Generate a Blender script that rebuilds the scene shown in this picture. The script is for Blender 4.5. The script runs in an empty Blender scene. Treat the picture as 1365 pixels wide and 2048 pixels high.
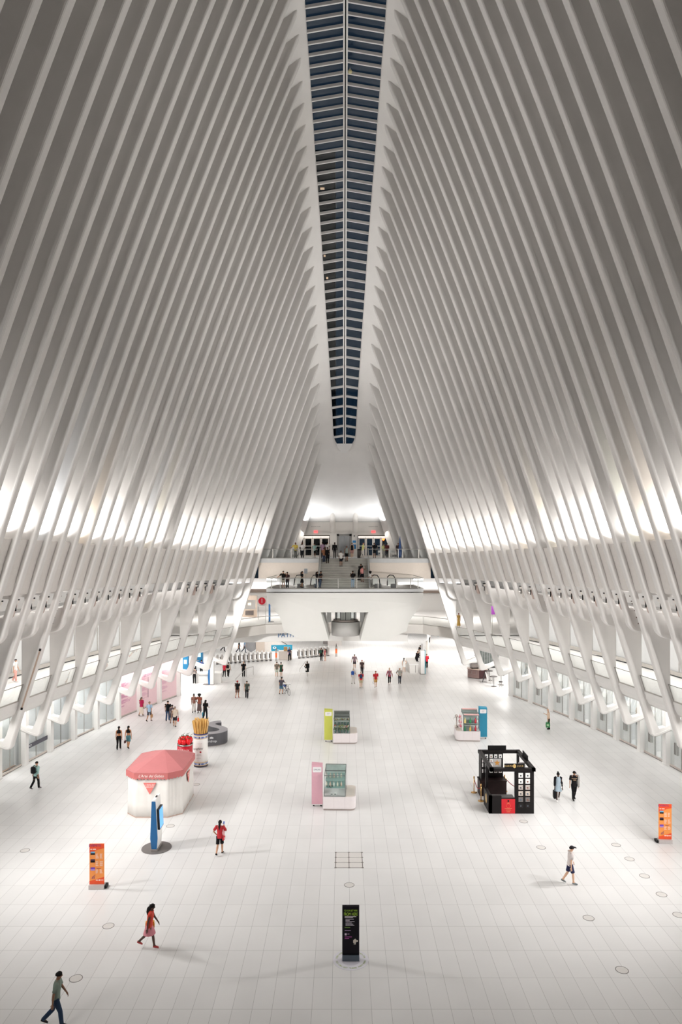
import bpy, bmesh, math, random
from mathutils import Vector, Matrix
R = math.radians
rnd = random.Random(7)
SC = bpy.context.scene
COL = SC.collection

# ------------------------------------------------------------------ camera, world, exposure
F, EYE, VX, VY = 1400.0, 15.2, 686.0, 1087.0      # focal length in pixels of the 1365x2048 frame, eye height, vanishing point
AX = 0.2                                           # the hall's axis in x
cam_d = bpy.data.cameras.new('camera')
cam = bpy.data.objects.new('camera', cam_d)
COL.objects.link(cam)
cam.location = (0, 0, EYE)
cam.rotation_euler = (R(90), 0, 0)
cam_d.sensor_fit = 'VERTICAL'
cam_d.sensor_height = 36.0
cam_d.lens = 36.0 * F / 2048.0
cam_d.shift_y = -(1024 - VY) / 2048.0
cam_d.shift_x = -(VX - 682.5) / 2048.0
cam_d.clip_end = 1000
SC.camera = cam
w = bpy.data.worlds.new('night')
SC.world = w
w.use_nodes = True
w.node_tree.nodes['Background'].inputs[0].default_value = (0.006, 0.015, 0.028, 1)
w.node_tree.nodes['Background'].inputs[1].default_value = 1.0
SC.view_settings.view_transform = 'Standard'
SC.view_settings.look = 'None'
SC.view_settings.exposure = 0.0
SC.view_settings.gamma = 1.0
SC.view_settings.use_curve_mapping = False
try:
    cy = SC.cycles
    cy.max_bounces = 6
    cy.diffuse_bounces = 4
    cy.use_adaptive_sampling = True
    cy.adaptive_threshold = 0.05
    cy.glossy_bounces = 3
    cy.transmission_bounces = 4
    cy.transparent_max_bounces = 12
    cy.caustics_reflective = False
    cy.caustics_refractive = False
    cy.sample_clamp_indirect = 6.0
except Exception:
    pass

def light(kind, loc, power, color=(1, 1, 1), size=1.0, size_y=None, aim=None, spot=None, blend=0.6, name='lamp', spread=None):
    d = bpy.data.lights.new(name, kind)
    d.energy = power
    d.color = color
    if kind == 'AREA':
        d.shape = 'RECTANGLE'
        d.size = size
        d.size_y = size_y or size
        if spread: d.spread = R(spread)
    elif kind == 'SPOT':
        d.spot_size = R(spot or 60)
        d.spot_blend = blend
        d.shadow_soft_size = size
    else:
        d.shadow_soft_size = size
    o = bpy.data.objects.new(name, d)
    COL.objects.link(o)
    o.location = loc
    if aim is not None:
        o.rotation_euler = (Vector(aim) - Vector(loc)).to_track_quat('-Z', 'Y').to_euler()
    return o

# power of each family of lamps in the hall
PW_UP, PW_SPOT, PW_ARC, PW_GAL, PW_FAR, PW_NICHE = 185.0, 1230.0, 48.0, 70.0, 520.0, 22.0

# ------------------------------------------------------------------ helpers
def lin(c):
    if isinstance(c, str):
        c = [int(c[i:i + 2], 16) / 255 for i in (0, 2, 4)]
    return tuple(((v / 12.92) if v <= 0.04045 else ((v + 0.055) / 1.055) ** 2.4) for v in c)

MATS = {}
def M(col, rough=0.5, metal=0.0, emit=0.0, noise=0.04, scale=6.0, name=None):
    key = (col, rough, metal, emit, noise, scale)
    if key in MATS:
        return MATS[key]
    m = bpy.data.materials.new(name or 'm_' + str(col))
    m.use_nodes = True
    nt = m.node_tree
    b = nt.nodes['Principled BSDF']
    c = lin(col)
    if max(c) < .03 and not metal:
        c = tuple(v * .45 for v in c)
        b.inputs['Specular IOR Level'].default_value = .25
    b.inputs['Roughness'].default_value = rough
    b.inputs['Metallic'].default_value = metal
    if emit:
        b.inputs['Base Color'].default_value = (*c, 1)
        b.inputs['Emission Color'].default_value = (*c, 1)
        b.inputs['Emission Strength'].default_value = emit
    else:
        tc = nt.nodes.new('ShaderNodeTexCoord')
        nz = nt.nodes.new('ShaderNodeTexNoise')
        nz.inputs['Scale'].default_value = scale
        nz.inputs['Detail'].default_value = 3
        rp = nt.nodes.new('ShaderNodeValToRGB')
        rp.color_ramp.elements[0].position = 0.3
        rp.color_ramp.elements[1].position = 0.7
        rp.color_ramp.elements[0].color = (*[v * (1 - noise) for v in c], 1)
        rp.color_ramp.elements[1].color = (*[min(1, v * (1 + noise)) for v in c], 1)
        nt.links.new(tc.outputs['Object'], nz.inputs['Vector'])
        nt.links.new(nz.outputs['Fac'], rp.inputs['Fac'])
        nt.links.new(rp.outputs['Color'], b.inputs['Base Color'])
    MATS[key] = m
    return m

def glass(name, tint=(0.93, 0.96, 0.95), refl=0.10, rough=0.02):
    """thin sheet of glass: mostly see-through, mirror-like towards grazing angles"""
    m = bpy.data.materials.new(name)
    m.use_nodes = True
    nt = m.node_tree
    nt.nodes.clear()
    out = nt.nodes.new('ShaderNodeOutputMaterial')
    mix = nt.nodes.new('ShaderNodeMixShader')
    tr = nt.nodes.new('ShaderNodeBsdfTransparent')
    gl = nt.nodes.new('ShaderNodeBsdfGlossy')
    lw = nt.nodes.new('ShaderNodeLayerWeight')
    ma = nt.nodes.new('ShaderNodeMath')
    ma.operation = 'MULTIPLY_ADD'
    tr.inputs[0].default_value = (*tint, 1)
    gl.inputs[0].default_value = (0.95, 0.97, 0.97, 1)
    gl.inputs['Roughness'].default_value = rough
    lw.inputs[0].default_value = 0.25
    ma.inputs[1].default_value = 0.5
    ma.inputs[2].default_value = refl
    nt.links.new(lw.outputs['Fresnel'], ma.inputs[0])
    nt.links.new(ma.outputs[0], mix.inputs[0])
    nt.links.new(tr.outputs[0], mix.inputs[1])
    nt.links.new(gl.outputs[0], mix.inputs[2])
    nt.links.new(mix.outputs[0], out.inputs[0])
    return m

def floor_material():
    m = bpy.data.materials.new('marble_tiles')
    m.use_nodes = True
    nt = m.node_tree
    b = nt.nodes['Principled BSDF']
    tc = nt.nodes.new('ShaderNodeTexCoord')
    mp = nt.nodes.new('ShaderNodeMapping')
    mp.inputs['Location'].default_value = (-0.29 + 6.5, -24.5 + 33.0, 0)
    br = nt.nodes.new('ShaderNodeTexBrick')
    br.offset = 0.0
    br.inputs['Scale'].default_value = 1.0
    br.inputs['Brick Width'].default_value = 0.65
    br.inputs['Row Height'].default_value = 1.65
    br.inputs['Mortar Size'].default_value = 0.007
    br.inputs['Mortar Smooth'].default_value = 0.1
    br.inputs['Bias'].default_value = 0.0
    br.inputs['Color1'].default_value = (0.79, 0.78, 0.77, 1)
    br.inputs['Color2'].default_value = (0.755, 0.745, 0.735, 1)
    br.inputs['Mortar'].default_value = (0.47, 0.46, 0.45, 1)
    nz = nt.nodes.new('ShaderNodeTexNoise')
    nz.inputs['Scale'].default_value = 0.35
    nz.inputs['Detail'].default_value = 5
    rp = nt.nodes.new('ShaderNodeValToRGB')
    rp.color_ramp.elements[0].position = 0.3
    rp.color_ramp.elements[1].position = 0.7
    rp.color_ramp.elements[0].color = (0.93, 0.93, 0.93, 1)
    rp.color_ramp.elements[1].color = (1, 1, 1, 1)
    mx = nt.nodes.new('ShaderNodeMixRGB')
    mx.blend_type = 'MULTIPLY'
    mx.inputs[0].default_value = 1.0
    L = nt.links.new
    L(tc.outputs['Object'], mp.inputs[0]); L(mp.outputs[0], br.inputs['Vector']); L(tc.outputs['Object'], nz.inputs['Vector'])
    L(nz.outputs['Fac'], rp.inputs[0]); L(br.outputs['Color'], mx.inputs[1]); L(rp.outputs[0], mx.inputs[2])
    L(mx.outputs[0], b.inputs['Base Color'])
    b.inputs['Roughness'].default_value = 0.33
    return m

WHITE = M('E9E7E5', 0.6, noise=0.015, scale=1.5, name='white_steel_paint')
VAULT = M('E7E4E1', 0.55, noise=0.03, scale=0.6, name='vault_white_paint')
BANDM = M('E3DED9', 0.6, noise=0.02, name='band_plaster')
CREAM = M('EADFD4', 0.6, noise=0.02, name='cream_plaster')
PLAST = M('ECEAE7', 0.6, noise=0.01, name='white_plaster')
GREYW = M('C9CACA', 0.6, noise=0.03, scale=2, name='pale_grey_panel')
STEEL = M('B9B6B2', 0.35, 0.8, name='brushed_steel')
DARK = M('2A2829', 0.5, name='dark_metal')
BLACK = M('141214', 0.5, name='black_lacquer')
GLASS = glass('clear_glass', (0.95, 0.97, 0.965), 0.02)
SHOPGLASS = glass('shop_glass', (0.90, 0.93, 0.93), 0.05)
SKYGLASS = glass('skylight_glass', (0.75, 0.85, 0.92), 0.03)

class MB:
    """collects shapes for one mesh"""
    def __init__(s):
        s.v, s.f, s.mi, s.cur = [], [], [], 0
        s.mats = []
    def mat(s, m):
        if m not in s.mats:
            s.mats.append(m)
        s.cur = s.mats.index(m)
        return s
    def face(s, *idx):
        s.f.append(idx); s.mi.append(s.cur)
    def pts(s, ps):
        n = len(s.v)
        s.v.extend([tuple(p) for p in ps])
        return list(range(n, n + len(ps)))
    def quad(s, a, b, c, d):
        s.face(*s.pts([a, b, c, d]))
        return s
    def poly(s, ps):
        s.face(*s.pts(ps))
        return s
    def box(s, x0, x1, y0, y1, z0, z1, rot=0.0, piv=None):
        P = [(x0, y0, z0), (x1, y0, z0), (x1, y1, z0), (x0, y1, z0), (x0, y0, z1), (x1, y0, z1), (x1, y1, z1), (x0, y1, z1)]
        if rot:
            cx, cy_ = piv or ((x0 + x1) / 2, (y0 + y1) / 2)
            c, sn = math.cos(rot), math.sin(rot)
            P = [(cx + (x - cx) * c - (y - cy_) * sn, cy_ + (x - cx) * sn + (y - cy_) * c, z) for x, y, z in P]
        i = s.pts(P)
        for q in ((0, 3, 2, 1), (4, 5, 6, 7), (0, 1, 5, 4), (1, 2, 6, 5), (2, 3, 7, 6), (3, 0, 4, 7)):
            s.face(*[i[k] for k in q])
        return s
    def _grid(s, rows, close=False):
        ids = [s.pts(r) for r in rows]
        n = len(rows[0])
        for a, b in zip(ids, ids[1:]):
            for j in range(n if close else n - 1):
                k = (j + 1) % n
                s.face(a[j], a[k], b[k], b[j])
        return ids
    def grid(s, rows, close=False):
        s._grid(rows, close)
        return s
    def loft(s, rings, cap=True):
        ids = s._grid(rings, True)
        if cap:
            s.face(*reversed(ids[0])); s.face(*ids[-1])
        return s
    def prism(s, poly, y0, y1, f=lambda a, y, b: (a, y, b)):
        """polygon in two coordinates, carried along a third"""
        s.loft([[f(a, y0, b) for a, b in poly], [f(a, y1, b) for a, b in poly]])
        return s
    def lathe(s, prof, c=(0, 0, 0), n=24, cap=True):
        s.loft([[(c[0] + r * math.cos(2 * math.pi * k / n), c[1] + r * math.sin(2 * math.pi * k / n), c[2] + z) for k in range(n)] for r, z in prof], cap)
        return s
    def tube(s, path, r, n=8, cap=True):
        path = [Vector(p) for p in path]
        rs = r if isinstance(r, (list, tuple)) else [r] * len(path)
        rings = []
        for i, p in enumerate(path):
            d = (path[min(i + 1, len(path) - 1)] - path[max(i - 1, 0)])
            if d.length < 1e-9: d = Vector((0, 0, 1))
            d.normalize()
            ref = Vector((0, 0, 1)) if abs(d.z) < 0.95 else Vector((1, 0, 0))
            u = d.cross(ref).normalized(); v = d.cross(u)
            rr = rs[i]
            ra, rb = rr if isinstance(rr, (list, tuple)) else (rr, rr)
            rings.append([tuple(p + u * ra * math.cos(2 * math.pi * k / n) + v * rb * math.sin(2 * math.pi * k / n)) for k in range(n)])
        s.loft(rings, cap)
        return s
    def build(s, name, m=None, parent=None, smooth=False, loc=None, kind=None, bevel=0.0):
        me = bpy.data.meshes.new(name)
        me.from_pydata(s.v, [], s.f)
        mats = s.mats or [m or PLAST]
        for q in mats: me.materials.append(q)
        if len(mats) > 1: me.polygons.foreach_set('material_index', s.mi)
        bm = bmesh.new(); bm.from_mesh(me)
        bmesh.ops.recalc_face_normals(bm, faces=bm.faces)
        bm.to_mesh(me); bm.free()
        if smooth: me.polygons.foreach_set('use_smooth', [True] * len(me.polygons))
        o = bpy.data.objects.new(name, me)
        COL.objects.link(o)
        if parent is not None: o.parent = parent
        if loc is not None: o.location = loc
        if kind: o['kind'] = kind
        if bevel:
            b = o.modifiers.new('bevel', 'BEVEL'); b.width = bevel; b.segments = 2; b.limit_method = 'ANGLE'
        return o

def tag(o, label, cat, group=None, kind=None):
    o['label'] = label; o['category'] = cat
    if group: o['group'] = group
    if kind: o['kind'] = kind
    return o
def thing(name, label, cat, loc=(0, 0, 0), rz=0.0, group=None, kind=None):
    o = bpy.data.objects.new(name, None)
    COL.objects.link(o)
    o.empty_display_size = 0.3
    o.location = loc; o.rotation_euler = (0, 0, rz)
    return tag(o, label, cat, group, kind)
def dup(o, loc=None, rz=None, label=None, group=None, parent=None):
    c = o.copy(); COL.objects.link(c)
    if parent is not None: c.parent = parent
    if loc is not None: c.location = loc
    if rz is not None: c.rotation_euler = (0, 0, rz)
    if label: c['label'] = label
    if group: c['group'] = group
    for ch in list(o.children):
        dup(ch, parent=c)
    return c
def text(s, size, m, parent=None, loc=(0, 0, 0), rot=(R(90), 0, 0), align='CENTER', shear=0.0, name='lettering', ext=0.003, space=1.0, sx=1.0):
    cu = bpy.data.curves.new(name, 'FONT')
    cu.body = s; cu.size = size; cu.align_x = align; cu.align_y = 'CENTER'
    cu.extrude = ext; cu.shear = shear; cu.space_character = space; cu.resolution_u = 3
    cu.materials.append(m)
    o = bpy.data.objects.new(name, cu)
    COL.objects.link(o)
    if parent is not None: o.parent = parent
    o.location = loc; o.rotation_euler = rot; o.scale = (sx, 1, 1)
    return o
def fl(px, py, z=0.0):
    """point of a level surface at height z seen at a pixel of the photograph"""
    y = (EYE - z) * F / (py - VY)
    return ((px - VX) * y / F, y, z)
def pt(px, py, y):
    return ((px - VX) * y / F, y, EYE - (py - VY) * y / F)

# the hall's shape, measured from the photograph
def Yk(k): return 48.4 + (22 - k) * 1.557
def U15(Y):
    t = Y - 50
    return (((1.050727985998846e-06 * t - 7.638393497162133e-05) * t - 0.003359998397573314) * t - 0.17866494774684538) * t + 16.486344453361472
def Uin(Y, z):
    d = z - 15.2
    return U15(Y) - (0.32 * d + 0.001375 * d * d if d > 0 else 0.316 * d)
def zt(Y):
    t = Y - 50
    return ((-0.00014021459512914212 * t - 0.009398800384428325) * t - 0.3732061139693544) * t + 50.92523639357933
def Ut(Y):
    if Y > 82.65: return Uin(82.65, zt(82.65)) + (Y - 82.65) * 0.7
    return Uin(Y, zt(Y))
def W(Y): return 22.75 - 0.006 * (Y - 38) ** 2
def zled(Y): return 15.45 - 0.036 * (Y - 40)
def zband(Y): return 12.05 - 0.022 * (Y - 48)
def lerp_table(t, x):
    if x <= t[0][0]: return t[0][1]
    for (a, b), (c, d) in zip(t, t[1:]):
        if x <= c: return b + (d - b) * (x - a) / (c - a)
    return t[-1][1]
def sky_half(Y):
    s = lerp_table([(20, 3.3), (49, 2.78), (58, 2.52), (70, 1.95), (80.6, 1.28)], Y)
    if Y > 80.6:
        q = min(1.0, (Y - 80.6) / 1.55)
        s = 1.28 * math.sqrt(max(0.0, 1 - q * q))
    return s
def P(s, U, Y, z): return (AX + s * U, Y, z)
SIDE = {-1: 'left', 1: 'right'}

# ================================================================== lamps of the hall
GAPS = {-1: {29: 1, 28: .25, 27: .9, 26: .6, 25: .3, 24: .55, 23: 1.1, 22: 1.2, 21: .25, 20: 1.1, 19: .7, 18: .9, 17: .9, 16: .06},
        1: {29: .6, 28: .9, 27: .35, 26: .9, 25: .15, 24: 1.2, 23: 1.1, 22: 1.1, 21: 1.1, 20: .3, 19: .9, 18: .05, 17: .3, 16: .8, 15: .3}}
TINT = {(-1, 24): (1, .88, .74), (-1, 27): (.9, .95, 1), (-1, 19): (.9, .95, 1), (-1, 18): (1, .97, .86), (1, 28): (1, .93, .84), (1, 27): (1, .93, .84),
        (1, 26): (.98, 1, .9), (1, 19): (1, .96, .84), (1, 16): (1, .93, .82)}
for s in (-1, 1):
    for k in range(5, 37):                      # one uplight on the ledge of every gap between two ribs
        g = GAPS[s].get(k, .8)
        Y = Yk(k) + 0.48
        z = zled(Y) + 0.16
        u = Uin(Y, z) + 0.85
        light('AREA', P(s, u, Y, z), PW_UP * g * (1 if Y > 38 else .8), TINT.get((s, k), (1, .995, .98)), 0.55, 0.5, P(s, u - 2.5, Y, z + 7.2), name='ledge_uplight_lamp', spread=105)
    for Y in (2, 7, 12, 17, 22):                # added fill lamps outside the frame, aimed down the hall
        u = U15(24) - .4
        light('AREA', P(s, u, Y, 13.0), 250, (1, .985, .96), 1.5, 3.0, P(s, u - 7, Y + 26, 9.0), name='near_fill_lamp', spread=100)
    for k in range(44, 4, -1):                  # spotlights in the gaps under the band, aimed down at the floor
        Y = Yk(k) + .48
        if Y < 40 and k % 3: continue
        if k < 9:
            light('POINT', P(s, Uin(Y, 11.3) + .6, Y, 11.5), 14, (1, .98, .96), 0.06, name='recess_fill')  # added fill point in the far gaps that hold no spotlight
            continue
        z = 11.25
        g = (13.0 if Y < 33 else 7.0 if Y < 40 else 1.0) * (0.8 if Y > 58 else 1)
        u = Uin(max(Y, 24), z) + 0.0
        light('SPOT', P(s, u, Y, z), PW_SPOT * .42 * g, (1, .985, .97), 0.14 if Y > 40 else .9, None, P(s, u * (.1 + .22 * (k % 3)), Y - 1.0 if Y > 40 else Y + (2 if k % 2 else 11), 0), 96, 1.0, name='spotlight_lamp')
        if Y > 36: light('POINT', P(s, u + .78, Y - .1, 11.62), 22, (1, .98, .96), 0.06, name='recess_fill')  # added fill point that brightens the recess around the spotlight
    for k in range(26, 5, -2):                  # soffit lights of the ground-floor arcade and of the gallery above it
        Y = Yk(k) + 1.2
        light('AREA', P(s, W(Y) - 0.4, Y, 3.88), PW_ARC, (1, .985, .96), 0.4, 2.2, P(s, W(Y) - 0.4, Y, 0), name='arcade_soffit_lamp')
        light('AREA', P(s, W(Y) + 1.4, Y, 8.9), PW_GAL, (1, .98, .95), 0.6, 2.4, P(s, W(Y) + 1.4, Y, 0), name='gallery_ceiling_lamp')
        light('AREA', P(s, W(Y) + 2.2, Y, 3.7), PW_ARC * 3.0, (1, .985, .96), 0.6, 2.0, P(s, W(Y) + 2.2, Y, 0), name='shop_ceiling_lamp')
for x, y in ((-20, 78), (-20, 90), (-8, 96), (4, 97), (14, 94), (22, 82), (6, 110), (18, 108), (-14, 106), (28, 94)):
    light('AREA', (x, y, 3.9), PW_FAR, (1, .98, .96), 7.0, 7.0, (x, y, 0), name='concourse_ceiling_lamp')
for x, y in ((-16, 92), (-6, 97), (6, 97), (17, 92)):
    light('AREA', (x, y, 9.8), PW_FAR, (1, .97, .94), 3.0, 3.0, (x, y, 0), name='gallery_ceiling_lamp')
for s in (-1, 1):
    for u, g in ((.7, .5), (1.9, .7), (3.1, 1.0), (4.2, 1.5)):
        light('AREA', P(s, u, 84.6, 17.95), PW_NICHE * g, (.95, .975, 1), 1.1, 0.5, P(s, u, 85.0, 22.0), name='niche_lamp')
    light('SPOT', P(s, 15.2, 58, 11.3), 4200, (1, .98, .95), .15, None, P(s, 1.5, 69.5, 7.5), 34, .9, name='prow_fill_spot')  # added spot that brightens the prow, besides the row of fixtures
    light('SPOT', P(s, 14.2, 61, 11.3), 4200, (1, .96, .92), .15, None, P(s, 6.2, 76.7, 12.0), 30, .9, name='wall_fill_spot')  # added spot that brightens the cream deck wall
    light('SPOT', P(s, 10.7, 66, 11.0), 11000, (1, .99, .97), .15, None, P(s, 7.0, 88, 3.2), 40, .9, name='header_fill_spot')  # added spot in mid-air that brightens the station header
    light('AREA', P(s, 4.6, 85.2, 16.6), 38, (1, .93, .85), 1.0, 0.6, P(s, 4.6, 83.5, 13), name='portal_lamp')
    light('AREA', P(s, 5.5, 79.2, 11.25), 130, (1, .95, .9), 2.5, 1.0, P(s, 5.5, 77.5, 8), name='deck_soffit_lamp')

# ================================================================== the setting
mb = MB(); mb.box(-46, 46, -8, 126, -0.4, 0)
tag(mb.build('floor', floor_material(), kind='structure'), 'pale marble floor laid in long rectangular tiles', 'floor')

# ---- ridge ceiling with the long slot of the skylight
def zceil(U, Y):
    ut = Ut(Y)
    u = max(U, 0.0)
    if Y > 82.65:                                   # towards the portal the ridge flattens into a level edge
        q = min(1.0, (Y - 82.65) / 3.6)
        z0 = zt(82.65) + (17.9 - zt(82.65)) * q ** .85
        rise = (ut - u) / 1.5 if u >= 1.2 else (ut - 1.2) / 1.5 + (1.44 - u * u) / 3.6
        return z0 + rise * (1 - q) ** 1.3 if u < ut else z0 - (u - ut) / 1.5
    if u >= 1.2: return zt(Y) + (ut - u) / 1.5
    return zt(Y) + (ut - 1.2) / 1.5 + (1.44 - u * u) / 3.6
YR = [22.0 + 1.0 * i for i in range(57)] + [79 + .25 * i for i in range(14)] + [82.6 + .4625 * i for i in range(9)]
mb = MB()
for s in (-1, 1):
    rows = []
    for Y in [q for q in YR if q < 82.1] + [82.16]:
        sw, ut = sky_half(Y), Ut(Y)
        us = [sw + (ut - sw) * t for t in (0, .12, .3, .5, .75, 1)] + [ut + .6, ut + 1.2, ut + 2.2]
        r = [P(s, u, Y, zceil(u, Y)) for u in us]
        if True:
            r = [P(s, sw, Y, zceil(sw, Y) + .5)] + r
        rows.append(r)
    mb.grid(rows)
rows = []
for Y in [82.16, 82.35] + [q for q in YR if q > 82.4]:
    ut = Ut(Y)
    us = [0, .15, .35, .6, .9, 1.2, 1.2 + (ut - 1.2) * .35, 1.2 + (ut - 1.2) * .7, ut, ut + .6, ut + 1.2, ut + 2.2]
    rows.append([P(-1, u, Y, zceil(u, Y)) for u in reversed(us)] + [P(1, u, Y, zceil(u, Y)) for u in us[1:]])
mb.grid(rows)
tag(mb.build('ceiling', VAULT, smooth=True, kind='structure'), 'smooth white ridge of the vault around the skylight slot', 'ceiling')

# ---- outer skin of the vault behind the ribs, band and ledge
for s in (-1, 1):
    mb = MB()
    rows = []
    for i in range(0, 34):
        Y = 24 + i * 1.87
        zl = zled(Y); ztop = zt(Y) - 0.4
        rows.append([P(s, Uin(Y, zl + (ztop - zl) * j / 10) + 1.22, Y, zl + (ztop - zl) * j / 10) for j in range(11)])
    mb.grid(rows)
    tag(mb.build('wall_%s_vault' % SIDE[s], VAULT, smooth=True, kind='structure'), 'white skin of the vault behind the %s ribs' % SIDE[s], 'wall')
    mb = MB()
    rows = []
    Y = 24.0
    while Y < 76.5:
        zl, zb = zled(Y), zband(Y)
        r = [P(s, Uin(Y, zl) + 1.3, Y, zl)]
        r += [P(s, Uin(Y, z) + .26 + d, Y, z) for z, d in ((zl, .05), (zl - .05, 0), (zl - 1.0, .03), (zl - 2.0, .0), (zb + .08, -.06), (zb, 0))]
        r += [P(s, Uin(Y, zb) + 2.0, Y, zb)]
        r += [(x - 0, y, z + .05) if i == 0 else (x + s * .05, y, z) for i, (x, y, z) in enumerate(reversed(r))]
        rows.append(r)
        Y += 0.7785
    mb.loft(rows)
    tag(mb.build('wall_%s_band' % SIDE[s], BANDM, kind='structure'), 'beige concave band between the %s ribs below the ledge' % SIDE[s], 'wall')

def Ub(Y): return Uin(Y, 8.6) + 1.3
# ---- white bulkhead behind the lower legs, gallery, arcade
for s in (-1, 1):
    nm = SIDE[s]
    ys = [34 + .7785 * i for i in range(56)]
    mb = MB()
    mb.grid([[P(s, Ub(Y) + 1.3, Y, 12.3), P(s, Ub(Y) + 1.3, Y, 10.85), P(s, Ub(Y) + .02, Y, 10.8), P(s, Ub(Y) - .02, Y, 10.7), P(s, Ub(Y), Y, 9.0), P(s, W(Y) + 4.2, Y, 9.0)] for Y in ys])
    tag(mb.build('wall_%s_bulkhead' % nm, PLAST, kind='structure'), 'white bulkhead and gallery ceiling behind the %s columns' % nm, 'wall')
    ys2 = [y for y in ys if y < 73.5]
    mb = MB()
    mb.grid([[P(s, W(Y) + 3.7, Y, 9.0), P(s, W(Y) + 3.7, Y, 5.2)] for Y in ys2])
    tag(mb.build('wall_%s_gallery' % nm, GREYW, kind='structure'), 'pale grey shopfront wall along the %s gallery' % nm, 'wall')
    mb = MB()
    for Y in ys2[::2]:
        for dy in (0, .5):
            a = P(s, W(Y) + 3.66, Y + dy, 5.2)
            mb.box(a[0] - .02, a[0] + .02, a[1] - .02, a[1] + .02, 5.2, 9.0)
    mb.grid([[P(s, W(Y) + 3.62, Y, 5.5), P(s, W(Y) + 3.55, Y, 5.5), P(s, W(Y) + 3.55, Y, 5.2)] for Y in ys2])
    tag(mb.build('baseboard_%s_gallery' % nm, M('B7B2AC', .5), kind='structure'), 'mullions and dark base line of the %s gallery shopfront' % nm, 'baseboard')
    mb = MB()
    ys3 = [y for y in ys if y < 82.2]
    def slab_row(Y):
        e = Uin(Y, 5.0) + .36
        return [P(s, W(Y) + 3.8 if Y < 73 else 20, Y, 5.1), P(s, e, Y, 5.1), P(s, e, Y, 4.9), P(s, e + .06, Y, 4.9), P(s, e + .1, Y, 4.6), P(s, e + .3, Y, 4.25), P(s, e + .75, Y, 3.98), P(s, e + 1.2, Y, 3.92), P(s, W(Y) + 3.8 if Y < 73 else 20, Y, 3.92)]
    mb.grid([slab_row(Y) for Y in ys3])
    tag(mb.build('floor_gallery_%s' % nm, PLAST, kind='structure', smooth=False), 'white gallery floor with a curved fascia along the %s side' % nm, 'floor')
    mb = MB()
    ys4 = [y for y in ys if y < 70.6]
    mb.grid([[P(s, W(Y) + 4.2, Y, 3.95), P(s, W(Y) + 4.2, Y, 0)] for Y in ys4])
    for k in range(28, 6, -2):
        Y = Yk(k) - .29
        a = [P(s, W(Y) + .25, Y - .06, 0), P(s, W(Y) + .25, Y + .06, 0), P(s, W(Y) + 4.2, Y + .06, 0), P(s, W(Y) + 4.2, Y - .06, 0)]
        mb.loft([a, [(x, y, 3.95) for x, y, z in a]])
    tag(mb.build('wall_%s_shops' % nm, GREYW, kind='structure'), 'back and party walls of the shops on the %s' % nm, 'wall')

# ---- near end of the hall, behind and beside the camera
mb = MB()
sec = [(23.2, 0), (22.6, 4), (21, 12), (U15(24), 15.2), (Uin(24, 30), 30), (Uin(24, 45), 45), (Ut(24), zt(24)), (0, zt(24) + 2.5)]
for s in (-1, 1):
    mb.grid([[P(s, u, Y, z) for u, z in sec] for Y in (-7.0, 24.0)])
    mb.grid([[P(s, 23.4, Y, 0), P(s, 22.6, Y, 4), P(s, 21.2, Y, 12.0), P(s, U15(24) + 1.5, Y, 15.4)] for Y in (24.0, 34.0)])
mb.poly([P(-1, u, -7, z) for u, z in sec] + [P(1, u, -7, z) for u, z in reversed(sec[:-1])])
tag(mb.build('wall_near', VAULT, kind='structure'), 'white end of the hall behind the photographer', 'wall')

# ---- ribs: upper fins that run down into straight or hooked columns
def rib_mesh(k, s):
    Y = Yk(k); Yc = Y - .29
    path = []
    ztop = zt(Y) + .7
    zlow = 13.5 if k < 4 else 12.4
    n = 16
    for i in range(n + 1):
        z = ztop + (zlow - ztop) * i / n
        path.append((Uin(Yc, z), z, 1, 0, 1.25))
    if k >= 4:
        ub = Ub(Yc)
        for z, D in ((12.05, 1.25), (12.0, .34), (10.93, .34), (10.88, 1.25)):
            path.append((Uin(Yc, z), z, 1, 0, D))
        if k % 2 == 0:
            for z in (10.5, 9.7, 9.0, 8.0, 7.0, 6.0, 5.0, 4.2, 3.4, 2.9):
                u = Uin(Yc, z)
                path.append((u, z, 1, 0, max(.55, min(ub - u + .05, 1.25 + (12.4 - z) * 1.1))))
            u0 = Uin(Yc, 2.45)
            path += [(u0, 2.45, .97, .25, .6), (u0 + .06, 2.16, .85, .53, .66), (u0 + .22, 2.0, .6, .8, .68), (u0 + .45, 1.99, .4, .92, .62),
                     (u0 + .8, 2.12, .38, .92, .55), (u0 + 1.6, 2.48, .38, .92, .55)]
        else:
            path.append((Uin(Yc, 10.5), 10.5, 1, 0, 1.15))
            u0, z0 = Uin(Yc, 10.2), 10.2
            for t in range(0, 7):
                a = t / 6 * R(88)
                path.append((u0 + .95 * (1 - math.cos(a)) * .9, z0 - .9 * math.sin(a), math.cos(a), math.sin(a), 1.0 - .45 * t / 6))
            path.append((u0 + 1.35, z0 - .92, 0, 1, .5))
    prof = [(0, -.2), (.03, -.26), (.09, -.29), (.26, -.29), (.26, -.25), (1, -.25), (1, .25), (.26, .25), (.26, .29), (.09, .29), (.03, .26), (0, .2)]
    rings = []
    for u, z, a, b, D in path:
        D = max(D, .3)
        rings.append([P(s, u + a * (D if d == 1 else d), Yc + y, z + b * (D if d == 1 else d)) for d, y in prof])
    mb = MB(); mb.loft(rings)
    return mb
for s in (-1, 1):
    for k in range(0, 39):
        nm = 'vault_rib' if k < 4 else ('forked_column' if k % 2 == 0 else 'hooked_rib')
        lab = {'vault_rib': 'white rib of the %s vault standing on the far upper deck', 'forked_column': 'white %s rib that runs down to a bent foot above the shop pillars',
               'hooked_rib': 'white %s rib that ends in a rounded hook above the gallery'}[nm] % SIDE[s]
        o = rib_mesh(k, s).build(nm, VAULT, kind='structure')
        tag(o, lab, 'rib', '%s ribs of the vault, %s' % (SIDE[s], nm))

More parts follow.
